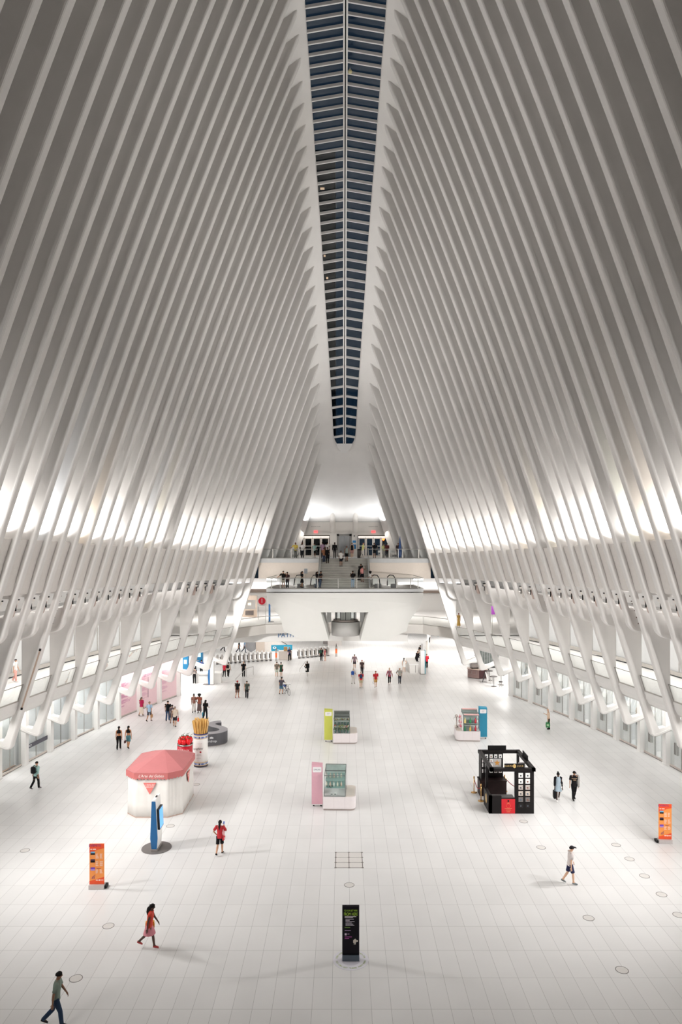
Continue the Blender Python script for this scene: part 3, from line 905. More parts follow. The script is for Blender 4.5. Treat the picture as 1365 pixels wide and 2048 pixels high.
# floor line where the concourse begins, and its handrails
mb = MB()
cv = [fl(px, py) for px, py in ((418, 1369), (470, 1360), (530, 1353), (590, 1348), (640, 1345), (700, 1343), (780, 1343), (860, 1346))]
mb.loft([[(x, y, 0), (x, y + .22, 0), (x, y + .22, .012), (x, y, .012)] for x, y, z in cv])
tag(mb.build('trim_3', M('F2F0EE', .4), kind='structure'), 'pale line curving across the floor before the station entrance', 'trim')
for lab, pts in (('thin steel handrail beside the man in black at the concourse edge', ((472, 1364), (493, 1353.5), (507, 1349.5))), ('thin steel handrail beside the person in the long black coat', ((600, 1344), (612, 1338), (616, 1336))),
                 ('short thin handrail behind the person with the navy backpack', ((724, 1344), (729, 1338)))):
    P3 = [Vector(fl(*p)) for p in pts]
    t = thing('handrail', lab, 'handrail', P3[0])
    L = [p - P3[0] for p in P3]
    RM = M('AFAAA6', .3, .7)
    MB().tube([L[0] + Vector((0, 0, .35))] + [p + Vector((0, 0, .95)) for p in L[1:]], .03, 6).build('rail', RM, t)
    for p in L: MB().tube([p, p + Vector((0, 0, .95 if p is not L[0] else .37))], .022, 6).build('post', RM, t)

# ================================================================== orange event banners
def banner(px, py, lab, rz):
    x, y, _ = fl(px, py)
    t = thing('event_banner', lab, 'banner', (x, y, 0), rz)
    MB().box(-.33, .33, -.12, .16, 0, .2).build('base', M('C4BDBB', .4, .2), t)
    MB().box(.3 if px < 600 else -.42, .42 if px < 600 else -.3, -.02, .3, 0, .12).build('foot', DARK, t)
    b = MB().box(-.32, .32, -.015, .015, .2, 1.98).build('panel', M('F5974A', .5, noise=.02), t)
    f = -.02
    mb = MB().mat(M('EE5326', .5, noise=.02))
    mb.poly([(-.32, f, 1.98), (.32, f, 1.98), (.32, f, 1.78), (.05, f, 1.72), (-.18, f, 1.62), (-.32, f, 1.58)])
    mb.poly([(-.32, f, .2), (.32, f, .2), (.32, f, .52), (-.0, f, .42), (-.32, f, .34)])
    mb.build('red_bands', None, t)
    text('EVENTS', .155, M('8A2A7C', .5), t, (-.09, -.025, 1.9), sx=.98)
    mb = MB().mat(M('FBE3D2', .5))
    mb.box(-.28, -.2, -.025, f, 1.72, 1.76).box(-.17, -.03, -.025, f, 1.72, 1.76)
    for z0, n in ((1.52, 5), (1.18, 5), (.82, 4)):
        for c in (-.05, .13):
            for i in range(n):
                mb.box(c, c + rnd.uniform(.08, .14), -.024, f, z0 - i * .045, z0 - i * .045 + .018)
    mb.box(-.04, .08, -.025, f, .36, .4).box(.1, .15, -.025, f, .35, .41).box(.17, .29, -.025, f, .365, .395)
    mb.build('small_print', None, t)
    for z0, c1, c2 in ((1.5, '6FA6CC', '14121C'), (1.16, '3A1A3C', '0E0C12'), (.8, '6A35B8', 'A987C8')):
        MB().mat(M(c1, .5)).box(-.27, -.08, -.026, f, z0 + .07, z0 + .14).mat(M(c2, .5)).box(-.27, -.08, -.026, f, z0, z0 + .07).build('photo', None, t)
    mb = MB().mat(M('6B2B6E', .5))
    for i, hh in enumerate((.08, .12, .16)):
        mb.poly([(-.22 + i * .05, -.026, .44), (-.2 + i * .05, -.026, .44), (-.17 + i * .05, -.026, .46 + hh), (-.19 + i * .05, -.026, .46 + hh)])
    mb.build('mark', None, t)
    text('Highlights', .045, M('8A2A5A', .5), t, (.09, -.026, .9))
banner(194, 1777, 'orange event banner standing on the left before the blue totem', R(2))
banner(1331, 1686, 'orange event banner standing at the right edge of the hall', R(-3))

# ================================================================== dark purple sign with its ring on the floor
x, y, _ = fl(702, 1920)
t = thing('information_sign', 'dark purple upright sign with lime lettering in the foreground', 'sign', (x, y, 0))
MB().box(-.31, .31, -.09, .09, 0, .22).build('base', M('56606B', .4, .3), t)
MB().box(-.31, .31, -.05, .05, .22, 1.99).build('panel', M('10041A', .55, noise=.25, scale=2), t)
LIME = M('B4E04A', .5)
text('YOU CAN GET THERE', .088, LIME, t, (0.0, -.056, 1.83), sx=.56)
text('FROM HERE', .155, LIME, t, (0.0, -.056, 1.70), sx=.62)
mb = MB().mat(M('E9E3EC', .5))
for z0, a in ((1.6, .42), (1.565, .3)): mb.box(-.22, -.22 + a, -.056, -.05, z0, z0 + .02)
for i, a in enumerate((.3, .15, .33, .22, .28, .32)): mb.box(-.19, -.19 + a, -.056, -.05, 1.51 - i * .045, 1.51 - i * .045 + .014)
mb.mat(M('5E8A2E', .5)).box(-.22, -.02, -.056, -.05, 1.2, 1.23)
mb.mat(M('C9A8D6', .5)).box(-.22, -.0, -.056, -.05, 1.1, 1.115).box(-.12, -.05, -.056, -.05, .97, .985)
mb.mat(M('B04FA0', .5)).box(-.22, .04, -.056, -.05, .86, .885).box(-.22, -.06, -.056, -.05, .8, .825)
mb.build('small_print', None, t)
MB().box(-.22, -.15, -.056, -.05, .93, 1.0).build('badge', M('E3D3E4', .5), t)
mb = MB()
for a, b, c, d in ((.09, .115, .66, .76), (.12, .145, .66, .78), (.15, .175, .66, .8), (.18, .21, .68, .77), (.22, .26, .7, .75), (.11, .135, .6, .67), (.155, .18, .6, .67)):
    mb.box(a, b, -.058, -.05, c, d)
mb.build('hand_emblem', M('EDE3D8', .5), t)
dc = thing('floor_decal', 'pale round floor decal with curved lime lettering under the purple sign', 'floor decal', (x, y + .02, .0015))
MB().lathe([(.36, 0), (.36, .003), (.655, .003), (.655, 0)], n=56, cap=False).build('ring', M('DDDBE2', .5, noise=.01), dc)
MB().lathe([(.37, 0), (.37, .002)], n=40).build('centre', M('C9C6CF', .5, noise=.02), dc)
def ringtext(s, r, a0, step, parent, m):
    for i, c in enumerate(s):
        if c == ' ': continue
        a = a0 + step * i
        text(c, .1, m, parent, (r * math.cos(R(a)), r * math.sin(R(a)), .006), rot=(0, 0, R(a + 90)), ext=.001)
OLV = M('A9B978', .5)
ringtext('YOU CAN GET THERE FROM HERE', .53, 193, 6.1, dc, OLV)
ringtext('YOU CAN GET THERE FROM HERE', .53, 13, 6.1, dc, OLV)

# ================================================================== pink-roofed tent kiosk
t = thing('tent_kiosk', 'octagonal pink-roofed ice cream kiosk closed with white curtains', 'kiosk', (-10.57, 40.85, 0))
oc = [(-1.55, -1.45), (-.93, -2.06), (.85, -2.06), (1.55, -1.5), (1.55, 1.5), (.9, 2.06), (-.9, 2.06), (-1.55, 1.5)]
def wavy(poly, amp, n, seed):
    out = []
    r = random.Random(seed)
    for (ax_, ay), (bx, by) in zip(poly, poly[1:] + poly[:1]):
        d = math.hypot(bx - ax_, by - ay); nx, ny = (by - ay) / d, -(bx - ax_) / d
        for i in range(n):
            q = i / n
            o = amp * math.sin(q * n * 1.9 + r.random() * 1.5) * math.sin(q * math.pi)
            out.append((ax_ + (bx - ax_) * q + nx * o, ay + (by - ay) * q + ny * o))
    return out
CL = M('DEDAD5', .7, noise=.02, scale=3)
rings = []
for z, a, sc in ((.05, .012, 1.0), (.7, .02, .995), (1.4, .035, .985), (2.3, .02, .98)):
    rings.append([(px_ * sc, py_ * sc, z) for px_, py_ in wavy(oc, a, 14, 4)])
MB().loft(rings).build('curtain', CL, t, True)
mb = MB()
mb.loft([[(a * 1.003, b * 1.003, z) for a, b in oc] for z in (0, .06)])
mb.build('base_rail', M('B79F92', .5), t)
PKR = M('BD7273', .65, noise=.03, scale=2)
mb = MB()
apex = (.1, .3, 3.08)
ev = [(a * 1.04, b * 1.04, 2.5) for a, b in oc]
for a, b in zip(ev, ev[1:] + ev[:1]): mb.poly([a, b, apex])
mb.build('roof', PKR, t)
mb = MB()
for (ax_, ay), (bx, by) in zip(oc, oc[1:] + oc[:1]):
    d = math.hypot(bx - ax_, by - ay); n = max(3, int(d / .17))
    for i in range(n):
        top, bot = [], []
        for j in range(5):
            q = (i + j / 4) / n
            xq, yq = (ax_ + (bx - ax_) * q) * 1.045, (ay + (by - ay) * q) * 1.045
            top.append((xq, yq, 2.5)); bot.append((xq, yq, 2.2 - .07 * math.sin(j / 4 * math.pi)))
        mb.grid([top, bot])
mb.build('valance', M('BA6866', .65, noise=.02), t)
text("L'Arte del Gelato", .2, M('F7E9E4', .5), t, (-.03, -2.17, 2.34), shear=.3)
def triangle(x, y, rz, sc):
    tr = thing('sign_tmp', '', '', (x, y, 0), rz)
    del tr['label']; del tr['category']
    tr.name = 'pennant'; tr.parent = t
    MB().loft([[(-.36 * sc, yy, 1.95), (.36 * sc, yy, 1.95), (0, yy, 1.3)] for yy in (-.012, .012)]).build('panel', M('D9756E', .6, noise=.03), tr)
    text("L'Arte del", .12 * sc, M('F7E9E4', .5), tr, (0, -.016, 1.84), shear=.25)
    text('GELATO', .12 * sc, M('F7E9E4', .5), tr, (0, -.016, 1.72))
triangle(-.12, -2.1, 0, 1)
triangle(1.585, -.1, R(90), .95)

# ================================================================== blue totem
t = thing('totem', 'tall blue and white touchscreen totem on a dark round foot', 'totem', (-9.3, 34.95, 0))
MB().lathe([(.74, 0), (.73, .03), (.7, .035)], n=56).build('foot', M('6A6563', .5), t)
prof = [(-.14, .12), (-.2, .65), (-.13, 2.5), (.07, 2.58), (.17, .65), (.13, .12)]
MB().loft([[(a, y, b) for a, b in prof] for y in (-.42, .42)]).build('body', PLAST, t)
for y in (-.43, .43):
    pf = [(-.14, .12), (-.2, .65), (-.13, 2.47), (.05, 2.47), (.16, .65), (.12, .12)]
    MB().loft([[(a, y + d, b) for a, b in pf] for d in (-.012, .012)]).build('end_panel', M('0E5C92', .4, noise=.02), t)
MB().box(-.16, .16, -.46, .46, .03, .13).build('plinth', M('8F8986', .4), t)
def scr(y, u, z): return (.17 + (2.58 - z) / 1.93 * .1 - .1 + u, y, z)
MB().loft([[scr(y, u, z) for y, z in ((-.36, 1.05), (.36, 1.05), (.36, 2.05), (-.36, 2.05))] for u in (0.0, .11)]).build('screen_housing', M('23282E', .4), t)
MB().poly([scr(y, .115, z) for y, z in ((-.33, 1.09), (.33, 1.09), (.33, 2.01), (-.33, 2.01))]).build('screen', M('5AA6E6', .3, emit=.75), t)
MB().box(-.03, .02, -.12, .1, 2.57, 2.61).build('sensor', DARK, t)

# ================================================================== pasta tin, tomato can, S-shaped counter
t = thing('pasta_tin', 'giant white tin of spaghetti with blue tiled bands', 'display', (-9.73, 47.95, 0))
MB().lathe([(.47, .1), (.475, 2.2)], n=48).build('tin', M('F1EEEA', .45, noise=.01), t, True)
MB().lathe([(.478, 0), (.478, .09)], n=48).build('bottom_rim', M('2A2433', .4), t, True)
for z0 in (.1, .3, 1.9, 2.1): MB().lathe([(.474, z0), (.482, z0 + .015), (.482, z0 + .035), (.474, z0 + .05)], n=48, cap=False).build('gold_line', M('D3B486', .4), t, True)
MB().lathe([(.487, 2.17), (.487, 2.25), (.44, 2.25), (.44, 2.12)], n=48, cap=False).build('top_rim', M('2C2A66', .4), t, True)
mb = MB(); c1, c2, c3 = M('5B6FA8', .4), M('AEB9D2', .4), M('272C55', .4)
for z0 in (.16, 1.96):
    for i in range(36):
        a = i * R(10)
        mb.mat((c1, c2, c2, c3, c2, c1)[i % 6])
        q = [(.484 * math.cos(a + d), .484 * math.sin(a + d), z) for d, z in ((-.087, z0), (.087, z0), (.087, z0 + .12), (-.087, z0 + .12))]
        mb.poly(q)
    mb.build('tiled_band', None, t); mb = MB()
text('spaghetti', .2, M('5E5854', .5), t, (-.1, -.49, 1.28), shear=.4, sx=.9)
text('1  2  3  4', .09, M('A9A29C', .5), t, (.0, -.49, 1.62))
mb = MB(); mb.lathe([(.06, 0), (.06, .012)], n=20); mb.v = [(x + .08, -.483 - z, y + 1.05) for x, y, z in mb.v]
mb.build('red_seal', M('B3262E', .5), t)
mb = MB()
for z0, a in ((.86, .2), (.8, .26), (.62, .2)): mb.box(-a, a * .5, -.482, -.47, z0, z0 + .015)
mb.build('small_print', M('B9B2AC', .5), t)
for i in range(84):
    a = i * 2.39996; r0 = .40 * math.sqrt((i + .5) / 84); r1 = .58 * math.sqrt((i + .5) / 84)
    b = a + rnd.uniform(-.25, .25)
    MB().tube([(r0 * math.cos(a), r0 * math.sin(a), 2.0), (r1 * math.cos(b), r1 * math.sin(b), 3.1 + rnd.uniform(-.05, .14))], .026, 6).build('spaghetti_strand', M('E2B76C', .5, noise=.06), t)
t = thing('tomato_can', 'giant red can with big plum tomatoes on top behind the pink tent', 'display', (-10.42, 46.2, 0))
MB().lathe([(.5, .05), (.5, 1.95)], n=48).build('can', M('B8142A', .4, noise=.03), t, True)
MB().lathe([(.515, 1.93), (.515, 2.02), (.46, 2.03), (.46, 1.96)], n=48, cap=False).build('rim', M('8F8A86', .3, .8), t, True)
MB().lathe([(.512, 0), (.512, .07)], n=48).build('bottom_rim', M('8F8A86', .3, .8), t, True)
MB().lathe([(.46, 1.96), (.46, 1.98)], n=32).build('filling', M('2B1A14', .6), t)
text('EATALY', .25, M('F4E4DE', .5), t, (0.02, -.53, 1.66), sx=.85)
text('SUGO DI POMODORO', .07, M('F4E4DE', .5), t, (0.02, -.53, 1.46))
for i, (a, b, cz) in enumerate(((-.25, -.28, 2.2), (.0, -.33, 2.16), (.29, -.28, 2.2), (-.13, -.0, 2.3), (.16, .02, 2.32), (.0, .28, 2.22), (-.3, .1, 2.2), (.33, .1, 2.22))):
    tm = MB().lathe([(.01, -.22), (.11, -.19), (.165, -.05), (.16, .08), (.1, .18), (.02, .2)], (a, b, cz), 18).build('tomato', M('D5161F', .25, noise=.04), t, True)
    mb = MB()
    for j in range(4):
        an = j * R(90) + i
        mb.tube([(a, b, cz + .19), (a + .07 * math.cos(an), b + .07 * math.sin(an), cz + .22), (a + .12 * math.cos(an), b + .12 * math.sin(an), cz + .19)], .014, 5)
    mb.tube([(a, b, cz + .19), (a + .05, b, cz + .34), (a + .15, b + .02, cz + .38)], .012, 5)
    mb.build('stalk', M('3B4A25', .6), tm)
t = thing('serpentine_counter', 'dark grey S-shaped counter with white lettering behind the spaghetti tin', 'counter', (-9.7, 53.9, 0))
cp = [(-.05, 2.15), (-.45, 2.0), (-.68, 1.6), (-.62, 1.15), (-.3, .78), (.15, .45), (.5, .0), (.55, -.55), (.25, -1.0), (-.25, -1.25), (-.8, -1.35), (-1.25, -1.3)]
def smooth_path(p, n=5):
    out = []
    for i in range(len(p) - 1):
        p0, p1, p2, p3 = p[max(i - 1, 0)], p[i], p[i + 1], p[min(i + 2, len(p) - 1)]
        for j in range(n):
            u = j / n
            out.append(tuple(.5 * ((2 * b) + (-a + c) * u + (2 * a - 5 * b + 4 * c - d) * u * u + (-a + 3 * b - 3 * c + d) * u ** 3) for a, b, c, d in zip(p0, p1, p2, p3)))
    return out + [p[-1]]
cpp = smooth_path(cp)
def ribbon(path, hw, z0, z1, mb):
    rings = []
    for i, (a, b) in enumerate(path):
        a0, b0 = path[max(i - 1, 0)]; a1, b1 = path[min(i + 1, len(path) - 1)]
        d = math.hypot(a1 - a0, b1 - b0); nx, ny = -(b1 - b0) / d, (a1 - a0) / d
        rings.append([(a + nx * hw, b + ny * hw, z0), (a - nx * hw, b - ny * hw, z0), (a - nx * hw, b - ny * hw, z1), (a + nx * hw, b + ny * hw, z1)])
    mb.loft(rings); return mb
ribbon(cpp, .30, .05, .93, MB()).build('body', M('4A494D', .55, noise=.04), t)
ribbon(cpp, .31, .93, .96, MB()).build('worktop', M('8B888B', .5, noise=.02), t)
ribbon(cpp, .27, 0, .05, MB()).build('plinth', M('9A8F8A', .5), t)
text('waterdrop', .26, M('D6D6D8', .5), t, (-.28, -1.62, .42), rot=(R(90), 0, R(10)))
mb = MB()
for i in range(5): mb.box(-.24 + i * .055, -.2 + i * .055, -1.625, -1.61, .62, .76 - abs(i - 2) * .02)
mb.build('drop_emblem', M('D6D6D8', .5), t)

# ================================================================== the three sales carts with their coloured panels
def rrect(x0, x1, y0, y1, r, corners, n=6):
    """plan of a box with rounded corners (bl, br, tr, tl)"""
    pts = []
    for (cx, cy_, a0), on in zip(((x0, y0, 180), (x1, y0, 270), (x1, y1, 0), (x0, y1, 90)), corners):
        if not on: pts.append((cx, cy_)); continue
        ox = cx + (r if cx == x0 else -r); oy = cy_ + (r if cy_ == y0 else -r)
        for i in range(n + 1):
            a = R(a0 + 90 * i / n)
            pts.append((ox + r * math.cos(a), oy + r * math.sin(a)))
    return pts
CART = M('DFD7D7', .4, noise=.015)
def cart(lab, x, y, flip, rz, pal):
    """x runs away from the panel side; flip mirrors it"""
    t = thing('sales_cart', lab, 'cart', (x, y, 0), rz)
    f = -1 if flip else 1
    def X(p): return [(f * a, b) for a, b in p]
    plan = X(rrect(0, 1.86, 0, 2.0, .32, (0, 1, 1, 0)))
    pin = X(rrect(.03, 1.82, .03, 1.97, .3, (0, 1, 1, 0)))
    MB().loft([[(a, b, 0) for a, b in pin], [(a, b, .1) for a, b in pin]]).build('plinth', M('A79C97', .35, .4), t)
    MB().loft([[(a, b, .1) for a, b in plan], [(a, b, .78) for a, b in plan]]).build('counter', CART, t)
    mb = MB()
    for q in (.62, 1.25): mb.box(f * q - .004, f * q + .004, -.003, .0, .12, .77)
    mb.build('panel_joint', M('BDB2B2', .5), t)
    pt_ = X(rrect(1.3, 1.82, .04, 1.96, .28, (0, 1, 1, 0)))
    MB().loft([[(a, b, .78) for a, b in pt_], [(a, b, .795) for a, b in pt_]]).build('worktop', M('E0D6CC', .4, noise=.04), t)
    fr = MB()
    vx0, vx1, vy0, vy1, vz = .06, 1.28, .05, 1.75, 2.12
    def bar(a, b, c, d, e, g): fr.box(min(f * a, f * b), max(f * a, f * b), c, d, e, g)
    for a in (vx0, vx1 - .03):
        bar(a, a + .03, vy0, vy0 + .03, .78, 1.95); bar(a, a + .03, vy1 - .03, vy1, .78, vz)
        bar(a, a + .03, vy0, vy1, 1.95, 1.98)
    bar(vx0, vx1, vy0, vy0 + .03, .78, .82); bar(vx0, vx1, vy0, vy0 + .03, 1.95, 1.98); bar(vx0, vx1, vy1 - .03, vy1, vz - .03, vz); bar(vx0, vx1, .85, .89, 1.96, 2.02)
    fr.build('case_frame', M('7E8583', .35, .4), t)
    g = MB()
    g.quad((f * vx0, vy0, .82), (f * vx1, vy0, .82), (f * vx1, vy0, 1.96), (f * vx0, vy0, 1.96))
    g.quad((f * vx1, vy0, .82), (f * vx1, vy1, .82), (f * vx1, vy1, 1.98), (f * vx1, vy0, 1.98))
    g.quad((f * vx0, vy0, 1.97), (f * vx1, vy0, 1.97), (f * vx1, vy1, vz), (f * vx0, vy1, vz))
    g.build('case_glass', glass('case_glass_' + pal, (.92, .97, .955), .04), t)
    b = MB(); b.box(min(f * vx0, f * vx1), max(f * vx0, f * vx1), vy1 - .02, vy1, .8, vz - .05)
    b.build('case_back', M('D3E0DC' if pal != 'flowers' else '38443E', .5, noise=.05), t)
    for z in (1.2, 1.58):
        MB().box(min(f * (vx0 + .05), f * (vx1 - .05)), max(f * (vx0 + .05), f * (vx1 - .05)), .35 if z > 1.3 else .2, vy1 - .05, z, z + .02).build('shelf', M('8FB0AB' if pal == 'cosmetics' else 'A9B0AC', .3), t)
    return t, f
def cart_panel(lab, x, y, col, capt, flip, rz=0, wd=.63):
    t = thing('sign_panel', lab, 'sign', (x, y, 0), rz)
    m = M(col, .5, noise=.02)
    MB().loft([[(-wd / 2, -.15, z), (wd / 2, -.15, z + (0 if not top else -.05)), (wd / 2, .15, z + (0 if not top else -.0)), (-wd / 2, .15, z + (0 if not top else .05))] for z, top in ((.16, 0), (2.46, 1))]).build('panel', m, t)
    MB().box(-wd / 2 + .04, wd / 2 - .02, -.13, .13, .1, .16).build('base', M('E9E5E3', .5), t)
    for cx in (-.2, .22):
        MB().tube([(cx, -.05, .05), (cx, .05, .05)], .05, 10).build('castor', BLACK, t)
    pl = rrect(-.25, .25, 2.0, 2.3, .05, (1, 1, 1, 1))
    MB().loft([[(a, yy, b) for a, b in pl] for yy in (-.165, -.15)]).build('plate', M('E6E4E4', .5, noise=.01), t)
    if capt: text(capt, .1, M('6E7280', .5), t, (0, -.168, 2.15), sx=.9)
    else:
        q = MB()
        for i in range(3): q.box(-.12, .12 - .03 * i, -.169, -.16, 2.2 - i * .05, 2.215 - i * .05)
        q.build('small_print', M('A9A6AE', .5), t)
# flowers
fx, fy, _ = fl(666.5, 1488)
fcart, f = cart('white sales cart with a glass case of flowers beside the lime green panel', fx, fy, False, 0, 'flowers')
cart_panel('lime green upright sign panel beside the flower cart', fx - .36, fy + .7, 'C3C655', None, False)
for i in range(15):
    cx = .2 + (i % 5) * .23 + rnd.uniform(-.04, .04); cyy = .25 + (i // 5) * .35; z0 = .79 if i // 5 < 2 else 1.22
    vs = thing('flower_vase', 'glass vase of mixed flowers inside the case of the white flower cart', 'flowers', (fx + cx, fy + cyy, z0), group='vases in the flower cart')
    MB().lathe([(.06, 0), (.075, .12), (.05, .22)], n=10).build('vase', M('54786E', .25, noise=.2), vs, True)
    mb = MB()
    for j in range(14):
        a = rnd.uniform(0, 6.28); rr = rnd.uniform(.03, .15); h = rnd.uniform(.3, .48)
        mb.mat(M(('3E5A33', '5E7A3C', '2C4030')[j % 3], .6))
        p, q = (0, 0, .18), (rr * math.cos(a), rr * math.sin(a), h)
        mb.tube([p, q], .007, 4)
        c, d = math.cos(a + 1.3) * .05, math.sin(a + 1.3) * .05
        mb.poly([(q[0] - c, q[1] - d, q[2] - .08), (q[0], q[1], q[2] + .03), (q[0] + c, q[1] + d, q[2] - .06), (q[0], q[1], q[2] - .16)])
    mb.build('leaves', None, vs)
    mb = MB()
    for j in range(5):
        a = rnd.uniform(0, 6.28); rr = rnd.uniform(.02, .12)
        mb.mat(M(rnd.choice(('C9CDB0', '9FA84A', 'C23B34', 'E3B79A', 'E9E4D2', 'D8C07A')), .6))
        mb.lathe([(.01, -.03), (.04, -.01), (.045, .02), (.01, .04)], (rr * math.cos(a), rr * math.sin(a), .42 + rnd.uniform(-.06, .08)), 8)
    mb.build('blooms', None, vs)
# cosmetics
fx, fy, _ = fl(646.3, 1621)
c2, f = cart('white sales cart with a glass case of bottles and cards beside the pink panel', fx, fy, False, R(-2), 'cosmetics')
cart_panel('pale pink upright sign panel with a white name plate beside the cosmetics cart', fx - .35, fy + .7, 'D3A2AE', 'DARLING', False)
def bottle(par_lab, x, y, z, col, h=.24, r=.045, group=None, cap='D8C8B8'):
    t = thing('bottle', par_lab, 'bottle', (x, y, z), group=group)
    MB().lathe([(r, 0), (r, h * .55), (r * .45, h * .75), (r * .4, h * .85)], n=12).build('body', M(col, .3, noise=.03), t, True)
    MB().lathe([(r * .5, h * .85), (r * .5, h)], n=10).build('cap', M(cap, .4), t, True)
for i in range(10):
    bottle('pale bottle on a shelf in the glass case of the cosmetics cart', fx + .2 + (i % 5) * .21, fy + .5 + (i // 5) * .35, 1.22 if i < 5 else 1.6, ('EDE6D2', 'E9C9B8', 'F2EFE6')[i % 3], .27, .05, 'bottles in the cosmetics cart')
for i in range(3):
    tt = thing('tin_jar', 'small dark-lidded jar low in the glass case of the cosmetics cart', 'jar', (fx + .22 + i * .15, fy + .26, 1.22), group='jars in the cosmetics cart')
    MB().lathe([(.05, 0), (.05, .07)], n=14).build('body', M('6B8F8A', .4), tt); MB().lathe([(.052, .07), (.05, .1)], n=14).build('lid', M('2C3836', .4), tt)
for i in range(2):
    tt = thing('eye_mask_card', 'white card with a dark lash print at the front of the cosmetics case', 'card', (fx + .5 + i * .2, fy + .12, .8), group='lash cards in the cosmetics cart')
    MB().loft([[(a, b * .3 + dd, .02 + b) for a, b in rrect(-.085, .085, 0, .14, .05, (1, 1, 1, 1))] for dd in (0, .01)]).build('card', M('F4F2F0', .5), tt)
    MB().box(-.05, .05, .0, .012, .07, .1).build('print', M('222426', .5), tt)
# drinks, mirrored, turned a little
fx, fy, _ = fl(961.5, 1483.5)
c3, f = cart('white sales cart with shelves of coloured bottles beside the teal panel', fx, fy, True, R(-4), 'bottles')
cart_panel('teal blue upright sign panel beside the bottle cart on the right', fx + .36, fy + .9, '1C86A6', None, True)
PK = M('E3B0AC', .5, noise=.03)
MB().box(-1.24, -.08, .1, .42, 1.99, 2.03).build('pink_roof', PK, c3); MB().box(-1.24, -.08, 1.35, 1.7, 2.13, 2.17).build('pink_roof', PK, c3)
MB().box(-1.36, -1.3, .1, 1.2, .8, 1.95).build('side_board', M('F3F1F0', .5), c3)
for i in range(3):
    MB().box(-1.62, -1.36, .25, 1.1, 1.0 + i * .32, 1.03 + i * .32).build('side_shelf', M('EAD3D3', .5), c3)
    for j in range(3):
        bottle('small pink bottle on the side shelves of the teal panel cart', fx - 1.5 + .07, fy + .35 + j * .3, 1.03 + i * .32, ('D8556B', 'E8A0AE', 'F1E4E0')[(i + j) % 3], .22, .045, 'bottles on the side shelves of the bottle cart')
for i in range(3):
    for z, cs in ((.8, ('2E7A55', 'D9B25A', 'C22236')), (1.4, ('D9C27A', '23804F', 'C51F38'))):
        bottle('coloured bottle on the front shelf of the right-hand glass case', fx - 1.15 + i * .4, fy + .15, z, cs[i], .4, .085, 'big bottles in the front of the bottle cart', cs[i])
MB().box(-1.24, -.1, .1, .42, 1.36, 1.395).build('shelf', M('A9B0AC', .3), c3)
mk = thing('coffee_maker', 'chrome drinks tap standing on the end of the bottle cart', 'drinks tap', (fx - 1.62, fy + 1.3, .8))
MB().lathe([(.14, 0), (.14, .06), (.05, .1), (.05, .75), (.13, .8), (.13, .9), (.03, 1.0)], n=14).build('body', M('C9C2BB', .25, .7), mk, True)
MB().tube([(0, 0, .7), (-.2, 0, .75), (-.24, 0, .6)], .02, 6).build('spout', STEEL, mk)

# ================================================================== black and gold jewellery kiosk
kx, ky = 8.34, 39.45
KB = M('170E10', .5, noise=.15, scale=3, name='black_wood'); KR = M('2A1413', .5, noise=.2, scale=3)
GOLD = M('D9B877', .3, .6)
t = thing('jewellery_kiosk', 'black open-frame jewellery kiosk with framed displays and a red front', 'kiosk', (kx, ky, 0))
w_, d_ = 2.45, 3.4
fr = MB()
for a, b, c, e in ((-.05, .15, -.12, d_ + .1), (w_ - .15, w_ + .06, -.12, d_ + .1), (-.05, w_ + .06, -.12, .08), (-.05, w_ + .06, d_ - .1, d_ + .1)):
    fr.box(a, b, c, e, 2.38, 2.56)
fr.build('top_frame', M('1C1415', .5, noise=.1), t)
for a, b in ((.0, 1.35), (0.0, d_ - .12), (w_ - .14, d_ - .1), (w_ - .16, .0)):
    MB().box(a, a + .14, b, b + .14, 0, 2.4).build('post', KB, t)
MB().box(0, 1.45, d_ - .12, d_, .9, 2.38).build('back_board', KB, t)
MB().box(0, .06, d_ - .7, d_, .9, 2.38).build('side_board', KB, t)
MB().box(-.08, 1.52, d_ - .75, d_ + .05, 0, .86).box(-.1, 1.54, d_ - .78, d_ + .07, .86, .92).build('back_counter', KR, t)
pic = M('E9E7E4', .4, noise=.06, scale=12)
def frame_pic(x, y, z, wd=.15, hh=.2, dark=0, rz=0):
    o = MB().mat(pic if not dark else M(dark, .5, noise=.3, scale=20)).box(-wd / 2, wd / 2, -.012, .012, -hh / 2, hh / 2).mat(M(rnd.choice(('2A3038', '3B4148', '7B4A3A', '3F5566', '8F6A58')), .5))
    o.lathe([(.01, 0), (.045, .01), (.03, .02)], n=9)
    n = 20
    o.v[8:] = [(a, -.012 - c * .4, b * 1.1 - .02) for a, b, c in o.v[8:]]
    return o.build('framed_piece', None, t, loc=(x, y, z))
for i in range(5):
    for j, z in enumerate((2.22, 1.95, 1.68, 1.32)):
        if i >= 3 and j in (1, 2): continue
        frame_pic(.16 + i * .28 if i else .14, d_ - .135, z, .19, .22)
st_ = MB().mat(M('B9B6B6', .5)).box(-.26, .26, -.012, .01, -.25, .25).mat(M('C58A3C', .5, noise=.1))
star = [((.2 if q % 2 == 0 else .085) * math.cos(R(90 + q * 36)), -.02, (.2 if q % 2 == 0 else .085) * math.sin(R(90 + q * 36))) for q in range(10)]
st_.poly(star)
st_.build('star_picture', None, t, loc=(1.08, d_ - .135, 1.82))
